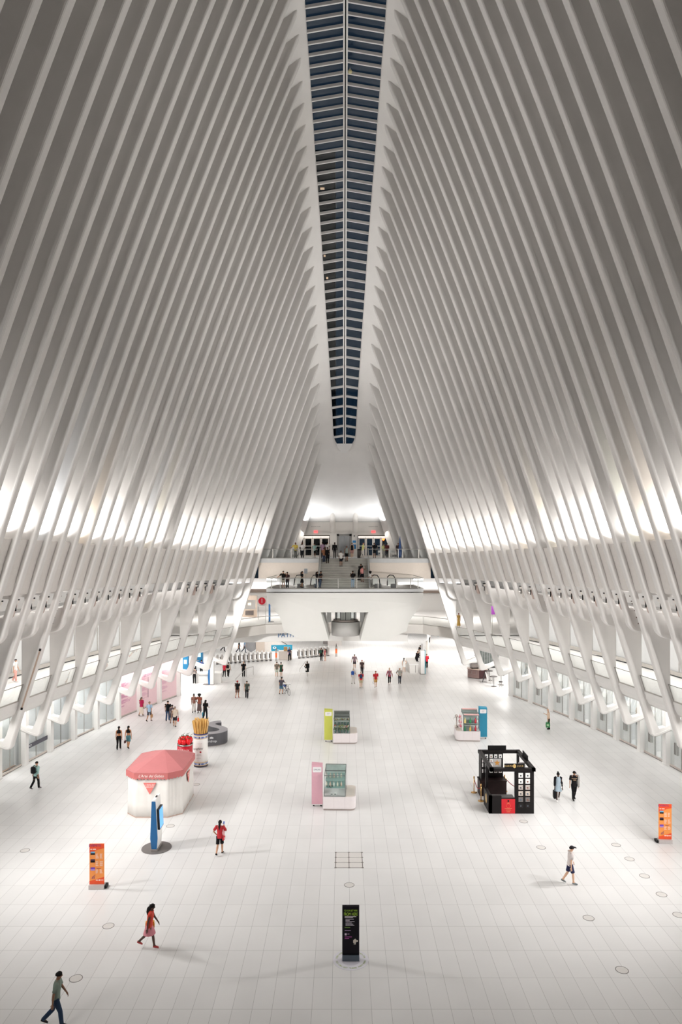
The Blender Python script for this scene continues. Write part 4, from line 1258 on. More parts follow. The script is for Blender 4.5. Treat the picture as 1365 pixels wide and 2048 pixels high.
# front right display: 2 x 6 framed pieces
MB().box(1.36, w_ - .02, -.06, .1, 0, 2.38).build('front_board', KB, t)
for i in range(2):
    for j in range(6):
        frame_pic(1.68 + i * .39, -.075, 2.16 - j * .34, .25, .26, 0 if j < 2 else ('B9AFA9', 'C2B6AC', '6E6866', '2E2829')[j - 2])
MB().box(.28 + .3, 1.36, -.05, .5, 0, .8).build('front_counter', KB, t)
MB().box(.05, 1.36, .1, .62, .78, .84).build('worktop', M('4A4646', .3), t)
red = MB().box(.6, 1.36, -.08, -.05, .02, .82).build('red_front', M('C4101F', .45, noise=.04), t)
MB().lathe([(.03, 0), (.05, .06), (.03, .09)], (.98, -.09, .68), 8).build('badge', BLACK, t)
text('LUCKY', .06, GOLD, t, (.98, -.085, .6))
mb = MB()
for z, a in ((.28, .2), (.2, .14), (.1, .1)): mb.box(.98 - a, .98 + a, -.084, -.08, z, z + .018)
mb.build('small_print', GOLD, t)
mb = MB(); mb.lathe([(.13, 0), (.13, .006), (.105, .006), (.105, 0)], n=24, cap=False); mb.v = [(.98 + a, -.082 - c, .45 + b) for a, b, c in mb.v]
mb.build('ring_emblem', M('DE4A3C', .5), t)
MB().box(-.1, .6, -.06, .1, 0, .98).box(-.1, .08, -.06, 1.45, 0, .98).build('corner_counter', KB, t)
mb = MB(); mb.lathe([(.0, 0), (.2, 0), (.2, .015)], n=24); mb.v = [(-.1 - c, .7 + a, .6 + b * 1.35) for a, b, c in mb.v]
mb.build('round_emblem', GOLD, t)
def signboard(x, y, rz, txt):
    sb = bpy.data.objects.new('signboard', None); COL.objects.link(sb); sb.parent = t; sb.location = (x, y, 2.56); sb.rotation_euler = (0, 0, rz)
    MB().box(-.56, .56, -.02, .02, 0, .26).build('board', BLACK, sb)
    if txt:
        text('KARMA', .13, GOLD, sb, (-.32, -.025, .13), space=1.15)
        text('LUCK', .13, GOLD, sb, (.33, -.025, .13), space=1.15)
        m2 = MB(); m2.lathe([(0, 0), (.085, 0), (.085, .015)], n=16); m2.v = [(a, -.022 - c, .13 + b * 1.35) for a, b, c in m2.v]
        m2.build('emblem', GOLD, sb)
signboard(1.32, -.08, 0, True)
signboard(1.12, d_ + .06, 0, False)
signboard(w_ + .0, 1.9, R(90), False)
MB().box(w_ - .5, w_ - .1, 1.5, 1.56, 1.8, 2.38).build('hanging_panel', M('8C8888', .4), t)
# stanchions and ropes
posts = [(948.7, 1585), (962.8, 1602), (1009.7, 1582.6), (1059.8, 1624), (1055.5, 1600)]
sp = []
names = ['gold stanchion behind the left back corner of the black kiosk', 'gold stanchion at the left side of the black kiosk', 'gold stanchion seen through the middle of the black kiosk', 'gold stanchion at the front right corner of the black kiosk', 'gold stanchion behind the front right corner of the black kiosk']
first = None
for (a, b), lab in zip(posts, names):
    p = fl(a, b)
    if first is None:
        first = thing('stanchion', lab, 'stanchion', p, group='stanchions around the black kiosk')
        MB().lathe([(.19, 0), (.18, .025), (.03, .05)], n=24).build('base', M('E3B778', .25, .8), first, True)
        MB().lathe([(.028, .03), (.028, .9)], n=12).build('pole', M('D9AE72', .25, .8), first, True)
        MB().lathe([(.045, .86), (.045, .93), (.03, .95), (.045, .98), (.02, 1.01)], n=12).build('finial', M('E3B778', .25, .8), first, True)
    else: dup(first, p, label=lab)
    sp.append(Vector(p))
RP = M('8E1626', .7)
def rope(a, b, lab):
    t = thing('barrier_rope', lab, 'rope', a + Vector((0, 0, 0)))
    pts = [(b - a) * q + Vector((0, 0, .86 - .34 * math.sin(q * math.pi) + (0))) for q in [i / 10 for i in range(11)]]
    MB().tube(pts, .022, 6).build('rope', RP, t, True)
    MB().tube(pts[:2], .028, 6).build('hook', M('D9AE72', .25, .8), t)
rope(sp[0], sp[1], 'red rope between the two gold stanchions left of the black kiosk')
rope(sp[2], Vector((10.9, 41.6, 0)), 'red rope hanging from the stanchion in the middle of the black kiosk')
rope(sp[4], sp[3], 'red rope between the two gold stanchions right of the black kiosk')

# ================================================================== station entrance: turnstiles, booth, signs, escalator
TS = M('B8B2AD', .35, .3, noise=.03)
t0 = None
def turnstile(x, y, lab, rz, group):
    global t0
    if t0 is None:
        t0 = thing('turnstile', lab, 'turnstile', (x, y, 0), rz, group)
        MB().box(-.13, .13, 0, 1.5, .08, 1.0).build('cabinet', TS, t0)
        MB().box(-.14, .14, -.03, .25, 0, .09).build('foot', BLACK, t0)
        MB().box(-.23, -.13, .2, .7, .3, .85).build('dark_panel', M('3A3533', .4), t0)
        MB().lathe([(.05, 1.0), (.05, 1.16), (.085, 1.2), (.085, 1.3), (.04, 1.34)], (0, .2, 0), 12).build('lamp', M('F5F4F2', .4), t0, True)
        MB().box(-.1, .1, .25, .6, 1.0, 1.04).build('reader', M('3B393A', .4), t0)
        MB().tube([(-.13, .75, .75), (-.42, .75, .75)], .022, 6).build('arm', STEEL, t0)
    else: dup(t0, (x, y, 0), rz, lab, group)
for i in range(13):
    q = i / 12
    turnstile(-15.8 + (-9.35 + 15.8) * q, 88.0 + 2.9 * q, 'grey turnstile with a white top lamp in the long row left of the blue sign', R(8), 'left row of turnstiles')
for i in range(8):
    q = i / 7
    turnstile(-5.75 + (-1.95 + 5.75) * q, 92.6 + 2.1 * q, 'grey turnstile with a white top lamp in the short row right of the booth', R(8), 'right row of turnstiles')
for a, b, lab in ((427, 1331, 'left end of the long turnstile row'), (553, 1322, 'right end of the long turnstile row'), (673, 1313, 'right end of the short turnstile row')):
    t = thing('marker_post', 'grey marker post with an orange panel at the ' + lab, 'post', fl(a, b))
    MB().box(-.14, .14, -.1, .1, 0, 1.35).build('body', M('B5AFAA', .4), t)
    MB().box(-.13, .13, -.12, -.1, .45, 1.05).build('panel', M('F47A42', .5), t)
    MB().loft([[(-.1, -.08, 1.35), (.1, -.08, 1.35), (.1, .08, 1.35), (-.1, .08, 1.35)], [(-.03, -.03, 1.75), (.03, -.03, 1.75), (.03, .03, 1.75), (-.03, .03, 1.75)]]).build('tip', M('6E6763', .5), t)
p = fl(572, 1319.5)
t = thing('ticket_booth', 'low beige booth between the two rows of turnstiles', 'booth', (p[0], p[1], 0))
MB().box(-.95, .75, 0, 1.0, 0, 1.05).build('body', M('CFC4BA', .5, noise=.03), t)
MB().box(-1.0, .8, -.05, 1.05, 1.05, 1.1).build('worktop', M('B7ADA5', .5), t)
bx = MB().box(-.2, .25, .3, .7, 0, .5).build('cardboard_box', M('B08A58', .6, noise=.05))
bx.location = (p[0] - .1, p[1], 1.1)
tag(bx, 'brown cardboard box on top of the ticket booth', 'box')
p = pt(564, 1296.5, 96.5)
t = thing('hanging_sign', 'long teal sign with white lettering behind the turnstiles', 'sign', (p[0], p[1], 0), R(6))
MB().box(-1.45, 1.45, -.05, .05, PZ(1302, 96.5), PZ(1290, 96.5)).build('panel', M('1787A6', .5, noise=.02), t)
zc = PZ(1296.3, 96.5)
mb = MB(); mb.lathe([(.2, 0), (.2, .01), (.11, .01), (.11, 0)], n=20, cap=False); mb.v = [(-1.0 + a * 1.2, -.056 - c, zc + .08 + b * .8) for a, b, c in mb.v]
mb.build('ring_emblem', M('F1F4F5', .5), t)
text('station', .2, M('F1F4F5', .5), t, (-.62, -.056, zc - .2), shear=.3)
text('Thanks for', .2, M('F1F4F5', .5), t, (.75, -.056, zc + .13))
text('Riding', .22, M('F1F4F5', .5), t, (.8, -.056, zc - .14))
MB().box(-1.4, -1.34, .06, .12, 0, PZ(1290, 96.5)).box(1.34, 1.4, .06, .12, 0, PZ(1290, 96.5)).build('post', STEEL, t)
p = pt(515, 1305, 98)
t = thing('escalator', 'grey escalator head with a curved black handrail behind the left turnstiles', 'escalator', (p[0], p[1], 0))
MB().box(-.2, 1.0, 0, 1.2, 0, 2.2).build('cladding', M('C2B4A8', .5, noise=.03), t)
MB().box(-.25, 1.05, -.05, 1.0, 2.2, 2.7).build('head_panel', M('DCDAD8', .5), t)
mb = MB(); mb.loft([[(-.9 + 1.0 * math.cos(R(a)) * 0.9, y, 1.0 + .95 * math.sin(R(a))) for a in range(0, 360, 20)] for y in (.2, .6)])
mb.build('balustrade_end', M('9C9B9C', .4, noise=.05), t)
MB().tube([(1.0, .1, 2.3), (1.9, .1, 2.2), (3.2, .1, 1.6), (4.2, .1, 1.0)], .06, 8).build('handrail', M('57504C', .4), t)
MB().loft([[(1.0, y, 0), (4.2, y, 0), (4.2, y, .9), (3.2, y, 1.5), (1.9, y, 2.1), (1.0, y, 2.2)] for y in (.15, .9)]).build('side_panel', M('D2CAC3', .5), t)
p = fl(672, 1291)
t = thing('vending_machine', 'pale grey machine with dark slats under the header near the lift', 'machine', (p[0], p[1], 0))
MB().box(-1.2, .9, 0, .8, 0, 1.9).build('body', M('C9C3BF', .5, noise=.04), t)
MB().box(-1.9, -1.2, .1, .7, .2, 1.9).build('dark_end', M('77716E', .5), t)
# blue machines by the left passage
for px, py, lab, cw in ((397, 1330, 'blue ticket machine behind the left service desk', .5), (371, 1345, 'narrow blue ticket machine beside the end pillar on the left', .3)):
    p = fl(px, py)
    t = thing('ticket_machine', lab, 'machine', p)
    MB().box(-cw, cw, 0, .6, 0, 1.9).build('body', M('1E7FB0', .5, noise=.03), t)
    MB().box(-cw * .6, cw * .6, -.02, 0, 1.0, 1.5).build('screen', M('CFE6F2', .4, emit=.5), t)

# ================================================================== service desks
def pylon(lab, px, py, h, wd, face, base=True):
    p = fl(px, py)
    t = thing('pylon_sign', lab, 'sign', p)
    MB().box(-.7, .45, -.35, .35, 0, .04).build('base', M('7A706B', .5), t)
    pf = [(-.1, .06), (-.17, .8), (-.06, h), (.06, h), (.06, .06)]
    MB().loft([[(a, y, b) for a, b in pf] for y in (-.3, .3)]).build('blue_fin', M('14609A', .45, noise=.03), t)
    MB().box(.06, wd, -.28, .3, .06, h).build('white_body', PLAST, t)
    return t
pylon('white pylon with a narrow blue fin in front of the left service desk', 420, 1369, 2.55, .45, -1)
x, y, _ = fl(404, 1366)
t = thing('service_desk', 'long white service desk on the left by the station entrance', 'desk', (x, y, 0))
DESK = M('E6E3DF', .45, noise=.015)
MB().box(-1.15, .95, 0, .8, 0, 1.0).build('front', DESK, t)
MB().box(-1.2, 1.0, -.08, .85, 1.0, 1.1).build('worktop', M('F1EFEC', .4), t)
MB().box(-.3, .95, -.03, 0, .78, .82).build('groove', M('8F8A86', .5), t)
x, y, _ = fl(432, 1366)
t = thing('service_desk', 'short white desk box just right of the blue-finned pylon', 'desk', (x, y, 0))
MB().box(-.3, .55, 0, .9, 0, 1.0).build('front', DESK, t); MB().box(-.34, .6, -.06, .95, 1.0, 1.12).build('worktop', M('F1EFEC', .4), t)
x, y, _ = fl(826, 1347)
t = thing('service_desk', 'long white service desk on the right with people leaning on it', 'desk', (x, y, 0))
MB().box(-.35, .6, 0, 4.6, 0, 1.0).build('front', DESK, t); MB().box(-.4, .66, -.08, 4.7, 1.0, 1.08).build('worktop', M('F5F4F3', .4), t)
MB().box(.3, .35, -.03, 0, .1, .95).build('groove', M('8F8A86', .5), t)
x, y, _ = fl(846, 1348)
t = thing('information_pylon', 'white pylon with a teal edge at the end of the right service desk', 'sign', (x, y, 0))
MB().box(-.3, .3, -.3, .6, 0, .08).build('base', M('8D8782', .5), t); MB().box(-.27, .2, -.28, .55, .08, 2.75).build('white_body', PLAST, t)
MB().box(.2, .3, -.28, .55, .08, 2.75).build('teal_edge', M('4C99A8', .5), t); MB().box(-.1, .1, .7, .9, 0, 3.4).build('grey_post', M('A5A1A0', .4), t)
x, y, _ = fl(848, 1325)
t = thing('curved_partition', 'tall white curved partition behind the right service desk', 'partition', (x, y, 0))
cpx = [(.3 + 1.7 * math.sin(R(a)) * .55, 6.5 * a / 90 - .3) for a in range(0, 91, 10)]
ribbon([(a, b) for a, b in cpx], .06, 0, 2.7, MB()).build('panel', M('E9E2DA', .5, noise=.02), t)
ribbon([(a, b) for a, b in cpx], .08, 2.7, 2.8, MB()).build('capping', PLAST, t)

# ================================================================== café on the right
x, y, _ = fl(953, 1357)
t = thing('cafe_counter', 'brown faceted cafe counter on the right by the last pillar', 'counter', (x, y, 0), R(8))
BR = M('8E7470', .45, noise=.05); BD = M('4A2A2C', .5, noise=.08)
MB().loft([[(-.8, .6, z), (.15, -.45, z), (1.2, -.3, z), (1.2, .8, z), (-.5, 1.5, z)] for z in (.06, 1.0)]).build('body', BR, t)
MB().loft([[(-.88, .6, z), (.13, -.55, z), (1.25, -.4, z), (1.25, .85, z), (-.5, 1.6, z)] for z in (1.0, 1.06)]).build('worktop', M('C8B2A6', .4), t)
MB().loft([[(.18, -.47, z), (1.18, -.32, z), (1.18, -.28, z), (.18, -.42, z)] for z in (.1, .98)]).build('dark_front', BD, t)
for q in (.18, .58):
    a = Vector((-.8, .6, 0)); b = Vector((.15, -.45, 0)); nn = Vector((-.05, -.045, 0))
    p0 = a.lerp(b, q - .13) + nn; p1 = a.lerp(b, q + .2) + nn
    MB().loft([[(p.x, p.y, z), (p.x + .03, p.y + .03, z), ] for p, z in ((p0, .5), (p1, .5), (p1, .85), (p0, .85))]).build('light_panel', M('D5D6D2', .4), t)
espresso = thing('espresso_machine', 'chrome espresso machine on the brown cafe counter', 'coffee machine', (x - .1, y + .6, 1.06), R(8))
MB().box(-.45, .45, -.25, .25, .1, .5).build('body', M('9A9390', .3, .7, noise=.08), espresso)
MB().box(-.5, .5, -.3, .3, .5, .56).build('cup_tray', M('6B6461', .4), espresso)
MB().box(-.4, .4, -.3, .25, 0, .08).build('drip_tray', DARK, espresso)
for i in range(4):
    c_ = MB().lathe([(.04, 0), (.055, .1)], n=10).build('paper_cup', M('F0EEEC', .5))
    c_.location = (x - .35 + i * .15, y + .68, 1.62)
    tag(c_, 'white cup on top of the chrome espresso machine', 'cup', 'cups on the espresso machine')
pp = fl(971.5, 1365)
t = thing('a_frame_board', 'dark folding A-frame board in front of the cafe counter', 'sign', pp, R(70))
for sg in (-1, 1):
    MB().loft([[(-.3, sg * (.32 - .3 * q) - .015, z), (.3, sg * (.32 - .3 * q) - .015, z), (.3, sg * (.32 - .3 * q) + .015, z), (-.3, sg * (.32 - .3 * q) + .015, z)] for q, z in ((0, .02), (1, 1.2))]).build('board', M('D9D6D3', .5) if sg < 0 else DARK, t)
MB().box(-.3, .3, -.05, .05, 1.18, 1.24).build('hinge', DARK, t)
def bar_table(px, py, lab, h=1.05):
    p = fl(px, py)
    t = thing('bar_table', lab, 'table', p)
    MB().lathe([(.3, 0), (.28, .025)], n=24).build('base', M('5D5653', .4), t); MB().lathe([(.025, .02), (.025, h)], n=10).build('stem', M('5D5653', .4), t)
    MB().lathe([(.36, h), (.36, h + .04)], n=28).build('table_top', M('4A4340', .4), t)
for a in ((980, 1361, 'round bar table next to the A-frame board'), (988.5, 1373, 'round bar table standing out alone in front of the cafe'), (955, 1327.5, 'round bar table behind the cafe counter'), (1003, 1370, 'round bar table half hidden by the last right pillar')):
    bar_table(*a)
def stool(px, py, lab):
    p = fl(px, py)
    t = thing('bar_stool', lab, 'stool', p)
    MB().lathe([(.19, .72), (.2, .78), (.17, .8)], n=16).build('seat', M('2E2826', .5), t)
    for a in (45, 135, 225, 315):
        c, s_ = math.cos(R(a)), math.sin(R(a))
        MB().tube([(.12 * c, .12 * s_, .73), (.2 * c, .2 * s_, 0)], .015, 6).build('leg', STEEL, t)
    MB().tube([(.17 * math.cos(R(a)), .17 * math.sin(R(a)), .28) for a in range(0, 361, 30)], .012, 5).build('foot_ring', STEEL, t)
for a in ((941, 1333, 'bar stool behind the left end of the cafe counter'), (984, 1367, 'bar stool between the two front bar tables'), (976, 1352, 'bar stool beside the A-frame board'), (1002, 1378, 'bar stool in front of the last right pillar')):
    stool(*a)
t = thing('menu_wall', 'grey patterned screen behind the cafe', 'screen', (fl(976, 1335)[0], fl(976, 1335)[1], 0), R(-10))
MB().box(-1.3, 1.3, 0, .08, .1, 2.6).build('panel', M('7C8380', .5, noise=.35, scale=2.5), t)
mb = MB()
for i in range(9): mb.box(-1.3 + i * .3, -1.22 + i * .3, -.03, 0, .1, 2.6)
mb.build('slats', M('A9ADAA', .5), t); MB().box(-1.3, 1.3, -.1, .15, 0, .1).build('base', DARK, t)

# ================================================================== things in the left shop windows
def bay(k, q, depth, s=-1):
    ya, yb = Yk(k) - .05, Yk(k - 2) - .53
    Y = ya + (yb - ya) * q
    return P(s, W(Y) + depth, Y, 0)
def mannequin(k, q, dep, lab, cols):
    t = thing('mannequin', lab, 'mannequin', bay(k, q, dep), R(-60))
    MB().lathe([(.28, 0), (.26, .03)], n=20).build('base', STEEL, t)
    MB().lathe([(.26, .05), (.2, .5), (.15, .95), (.12, 1.05)], n=16).build('skirt', M(cols[0], .6, noise=.05), t, True)
    MB().loft([[(a * math.cos(R(u)), b * math.sin(R(u)), z) for u in range(0, 360, 24)] for z, a, b in ((1.0, .14, .1), (1.15, .13, .09), (1.35, .18, .11), (1.48, .2, .08), (1.54, .05, .05), (1.6, .045, .045))]).build('torso', M(cols[1], .6), t, True)
    MB().lathe([(.02, 1.58), (.07, 1.63), (.08, 1.72), (.06, 1.8), (.01, 1.83)], n=14).build('head', M('E6DFD6', .5), t, True)
    for sg in (-1, 1): MB().tube([(sg * .19, 0, 1.46), (sg * .23, -.03, 1.2), (sg * .2, -.1, .98)], [.045, .036, .025], 8).build('arm', M(cols[1], .6), t, True)
mannequin(22, .25, .7, 'mannequin in a long cream dress in the left shop window with the dark band', ('EDE6CC', 'EFEBDD'))
mannequin(22, .5, 1.1, 'mannequin in a grey outfit beside the cream dress in the left shop window', ('8A8786', '8C8886'))
mannequin(22, .4, 1.6, 'mannequin in a red top behind the other two in the left shop window', ('B9A49C', 'C23A4A'))
a, b = bay(22, 0, .02), bay(22, 1, .02)
d = Vector(b) - Vector(a)
t = thing('window_band', 'dark grey lettered band across the left shop window with the mannequins', 'sign', a, math.atan2(d.y, d.x))
MB().box(.02, d.length - .02, -.06, -.05, .95, 1.25).build('band', M('4C4B55', .5), t)
text('SHOP', .2, M('E9E9EC', .5), t, (.4, -.065, 1.1))
t = thing('display_stand', 'dark clothes rack with black garments in the left shop window', 'rack', bay(20, .45, 1.4), R(40))
MB().tube([(-.6, 0, 0), (-.6, 0, 1.7), (.6, 0, 1.7), (.6, 0, 0)], .025, 6).build('rail', DARK, t)
for i in range(6): MB().loft([[(-.45 + i * .18 - .03, -.2, z), (-.45 + i * .18 + .03, -.2, z), (-.45 + i * .18 + .03, .2, z), (-.45 + i * .18 - .03, .2, z)] for z in (.5, 1.65)]).build('garment', M('26262A' if i % 2 else '3B3A40', .7), t)
t = thing('shop_partition', 'dark grey inner wall of the left shop with ring lamps', 'partition', bay(20, .2, 2.4), R(50))
MB().box(-1.4, 1.4, 0, .08, 0, 3.8).build('panel', M('5B5A60', .6, noise=.1), t)
for i in range(2):
    p = bay(20, .55 + .25 * i, 1.3)
    o = thing('ring_lamp', 'glowing white ring lamp hanging in the left shop window, %s' % ('the nearer one' if i == 0 else 'the farther one'), 'lamp', (p[0], p[1], 3.25))
    MB().tube([(.22 * math.cos(R(u)), .22 * math.sin(R(u)) * .4, .22 * math.sin(R(u))) for u in range(0, 361, 20)], .05, 8).build('ring', M('FBFBFF', .4, emit=4), o)
    MB().tube([(0, 0, .22), (0, 0, .68)], .012, 5).build('cord', DARK, o)
t = thing('shop_partition', 'dark inner wall of the left shop behind the mannequins', 'partition', bay(22, .3, 2.6), R(50))
MB().box(-1.1, 1.3, 0, .08, 1.9, 3.8).build('panel', M('3A3634', .6, noise=.25, scale=2), t)
MB().box(-1.1, 1.3, -.02, .1, 1.75, 1.9).build('rail', M('CFCBC7', .5), t); MB().box(-1.1, -1.0, 0, .08, 0, 1.75).build('post', M('CFCBC7', .5), t)
p = bay(18, .3, .8)
t = thing('poster_stand', 'glowing poster screen on a thin stand in the left shop window', 'screen', p, R(62))
MB().box(-.36, .36, -.04, .04, 1.5, 2.75).build('screen', M('EDF3F5', .4, emit=.9), t)
MB().box(-.42, -.36, -.05, .05, 1.5, 2.75).build('edge', M('3FA9BD', .5, emit=.4), t)
mb = MB()
for i in range(7): mb.box(-.05 + .02 * (i % 3), .12 - .02 * (i % 2), -.05, -.04, 1.75 + i * .06, 1.78 + i * .06)
mb.build('picture', M('E59A8C', .5), t)
MB().tube([(0, 0, .03), (0, 0, 1.5)], .02, 6).build('pole', M('5D5C60', .4), t); MB().box(-.2, .2, -.15, .15, 0, .03).build('base', M('5D5C60', .4), t)
a, b = bay(12, .0, -.02), bay(12, 1, -.02); d = Vector(b) - Vector(a)
t = thing('wall_lettering', 'plum lettering with a vertical line on the middle pink panel on the left', 'lettering', a, math.atan2(d.y, d.x))
text('GET SOCIAL', .3, M('9C4A80', .5), t, (d.length * .45, -.01, 3.0), sx=.9)
MB().box(d.length * .45 - .025, d.length * .45 + .02, -.012, .0, .9, 2.8).build('stem_line', M('6B4A64', .5), t)
# a few coloured displays glimpsed in the right-hand shops
for k, c1, c2, lab in ((20, '8FB2C6', '59666E', 'bluish display rack in a right-hand shop'), (24, 'C98A96', '7A5648', 'pink and brown display rack in a right-hand shop'), (26, 'A58A7C', '55463F', 'brown display rack in the near right-hand shop'), (12, '9AA2A0', '3B4444', 'grey display rack in the far right-hand shop'), (10, '8E9694', '30383A', 'dark display rack in the last right-hand shop')):
    p = bay(k, .55, 2.4, 1)
    t = thing('display_rack', lab, 'rack', p, R(100))
    MB().box(-.9, .9, -.05, .05, .0, 3.6).build('back', M(c1, .6, noise=.2, scale=3), t)
    for i in range(4): MB().box(-.9, .9, -.4, -.05, .5 + i * .75, .55 + i * .75).build('shelf', M(c2, .6), t)
    for i in range(8):
        MB().box(-.85 + (i % 4) * .45, -.55 + (i % 4) * .45, -.35, -.1, .55 + (i // 4) * 1.5, .9 + (i // 4) * 1.5).build('goods', M(rnd.choice((c1, c2, 'E3DFDB')), .6), t)

# ================================================================== on the decks
for px, lab, fl_ in ((597, 'left outer', 1), (630, 'left inner', 1), (752, 'right inner', -1), (784, 'right outer', -1)):
    x = PX(px, 71.6)
    t = thing('escalator', 'black curved escalator handrail end on the lower deck, %s one' % lab, 'escalator', (x, 71.6, DZ))
    pth = [(-.45 * fl_, 0, .2), (-.35 * fl_, 0, .95), (-.15 * fl_, 0, 1.25), (.2 * fl_, 0, 1.28), (.42 * fl_, 0, 1.1), (.45 * fl_, 0, .6), (.45 * fl_, 0, .2)]
    MB().tube(pth, .05, 8).build('handrail', M('2F2D2E', .4), t)
    MB().loft([[(a, y, b) for a, y_, b in pth] for y in (-.015, .015)]).build('glass_panel', GLASS, t)
    MB().box(-.1, .55, -.3, .3, 0, .38).build('skirt', M('6F6D6E', .4), t)
p = (PX(612, 71), 71, DZ)
t = thing('notice_stand', 'grey notice on a thin pole on the left of the lower deck', 'sign', p)
MB().box(-.17, .17, -.02, .02, 1.45, 1.95).build('panel', M('9FA4A9', .5, noise=.1, scale=8), t); MB().tube([(0, 0, .02), (0, 0, 1.5)], .02, 6).build('pole', STEEL, t); MB().lathe([(.2, 0), (.19, .02)], n=16).build('base', STEEL, t)
t = thing('pylon_sign', 'tall pointed dark blue pylon on the right of the upper deck', 'sign', (PX(800.5, 77.8), 77.8, UZ))
h = PZ(1072, 77.8) - UZ
MB().loft([[(-a, -a, z), (a, -a, z), (a, a, z), (-a, a, z)] for z, a in ((.02, .13), (.75, .19), (1.6, .1), (h, .015))]).build('panel', M('123E78', .45, noise=.04), t); MB().box(-.3, .3, -.25, .25, 0, .03).build('base', DARK, t)
def chair(px, Y, lab):
    t = thing('cafe_chair', lab, 'chair', (PX(px, Y), Y, UZ), rnd.uniform(0, 6))
    m = M('F2F1EF', .45)
    MB().box(-.21, .21, -.21, .21, .43, .46).build('seat', m, t)
    MB().box(-.21, .21, .19, .22, .6, .86).build('backrest', m, t)
    for a in (-1, 1):
        for b in (-1, 1): MB().tube([(a * .19, b * .19, 0), (a * .18, b * .18, .45 if b < 0 else .86)], .016, 6).build('leg', m, t)
for px, Y, lab in ((578, 79.3, 'white cafe chair at the far left of the upper deck'), (586, 79.6, 'white cafe chair in front of the person in yellow'), (593, 79.2, 'white cafe chair just right of the person in yellow'), (761, 79.3, 'white cafe chair left of the person in maroon'), (772, 80.2, 'white cafe chair below the person in maroon'), (779, 79.2, 'white cafe chair right of the person in maroon'), (789, 79.6, 'white cafe chair by the slanted door post on the right')):
    chair(px, Y, lab)
t = thing('litter_bin', 'dark bin at the head of the stair beside the right-hand doors', 'bin', (PX(719, 79), 79, UZ))
MB().lathe([(.22, 0), (.24, .9)], n=20).build('body', M('5A5552', .45, .3), t, True); MB().lathe([(.26, .9), (.2, 1.0), (.05, 1.02)], n=20).build('lid', DARK, t, True)

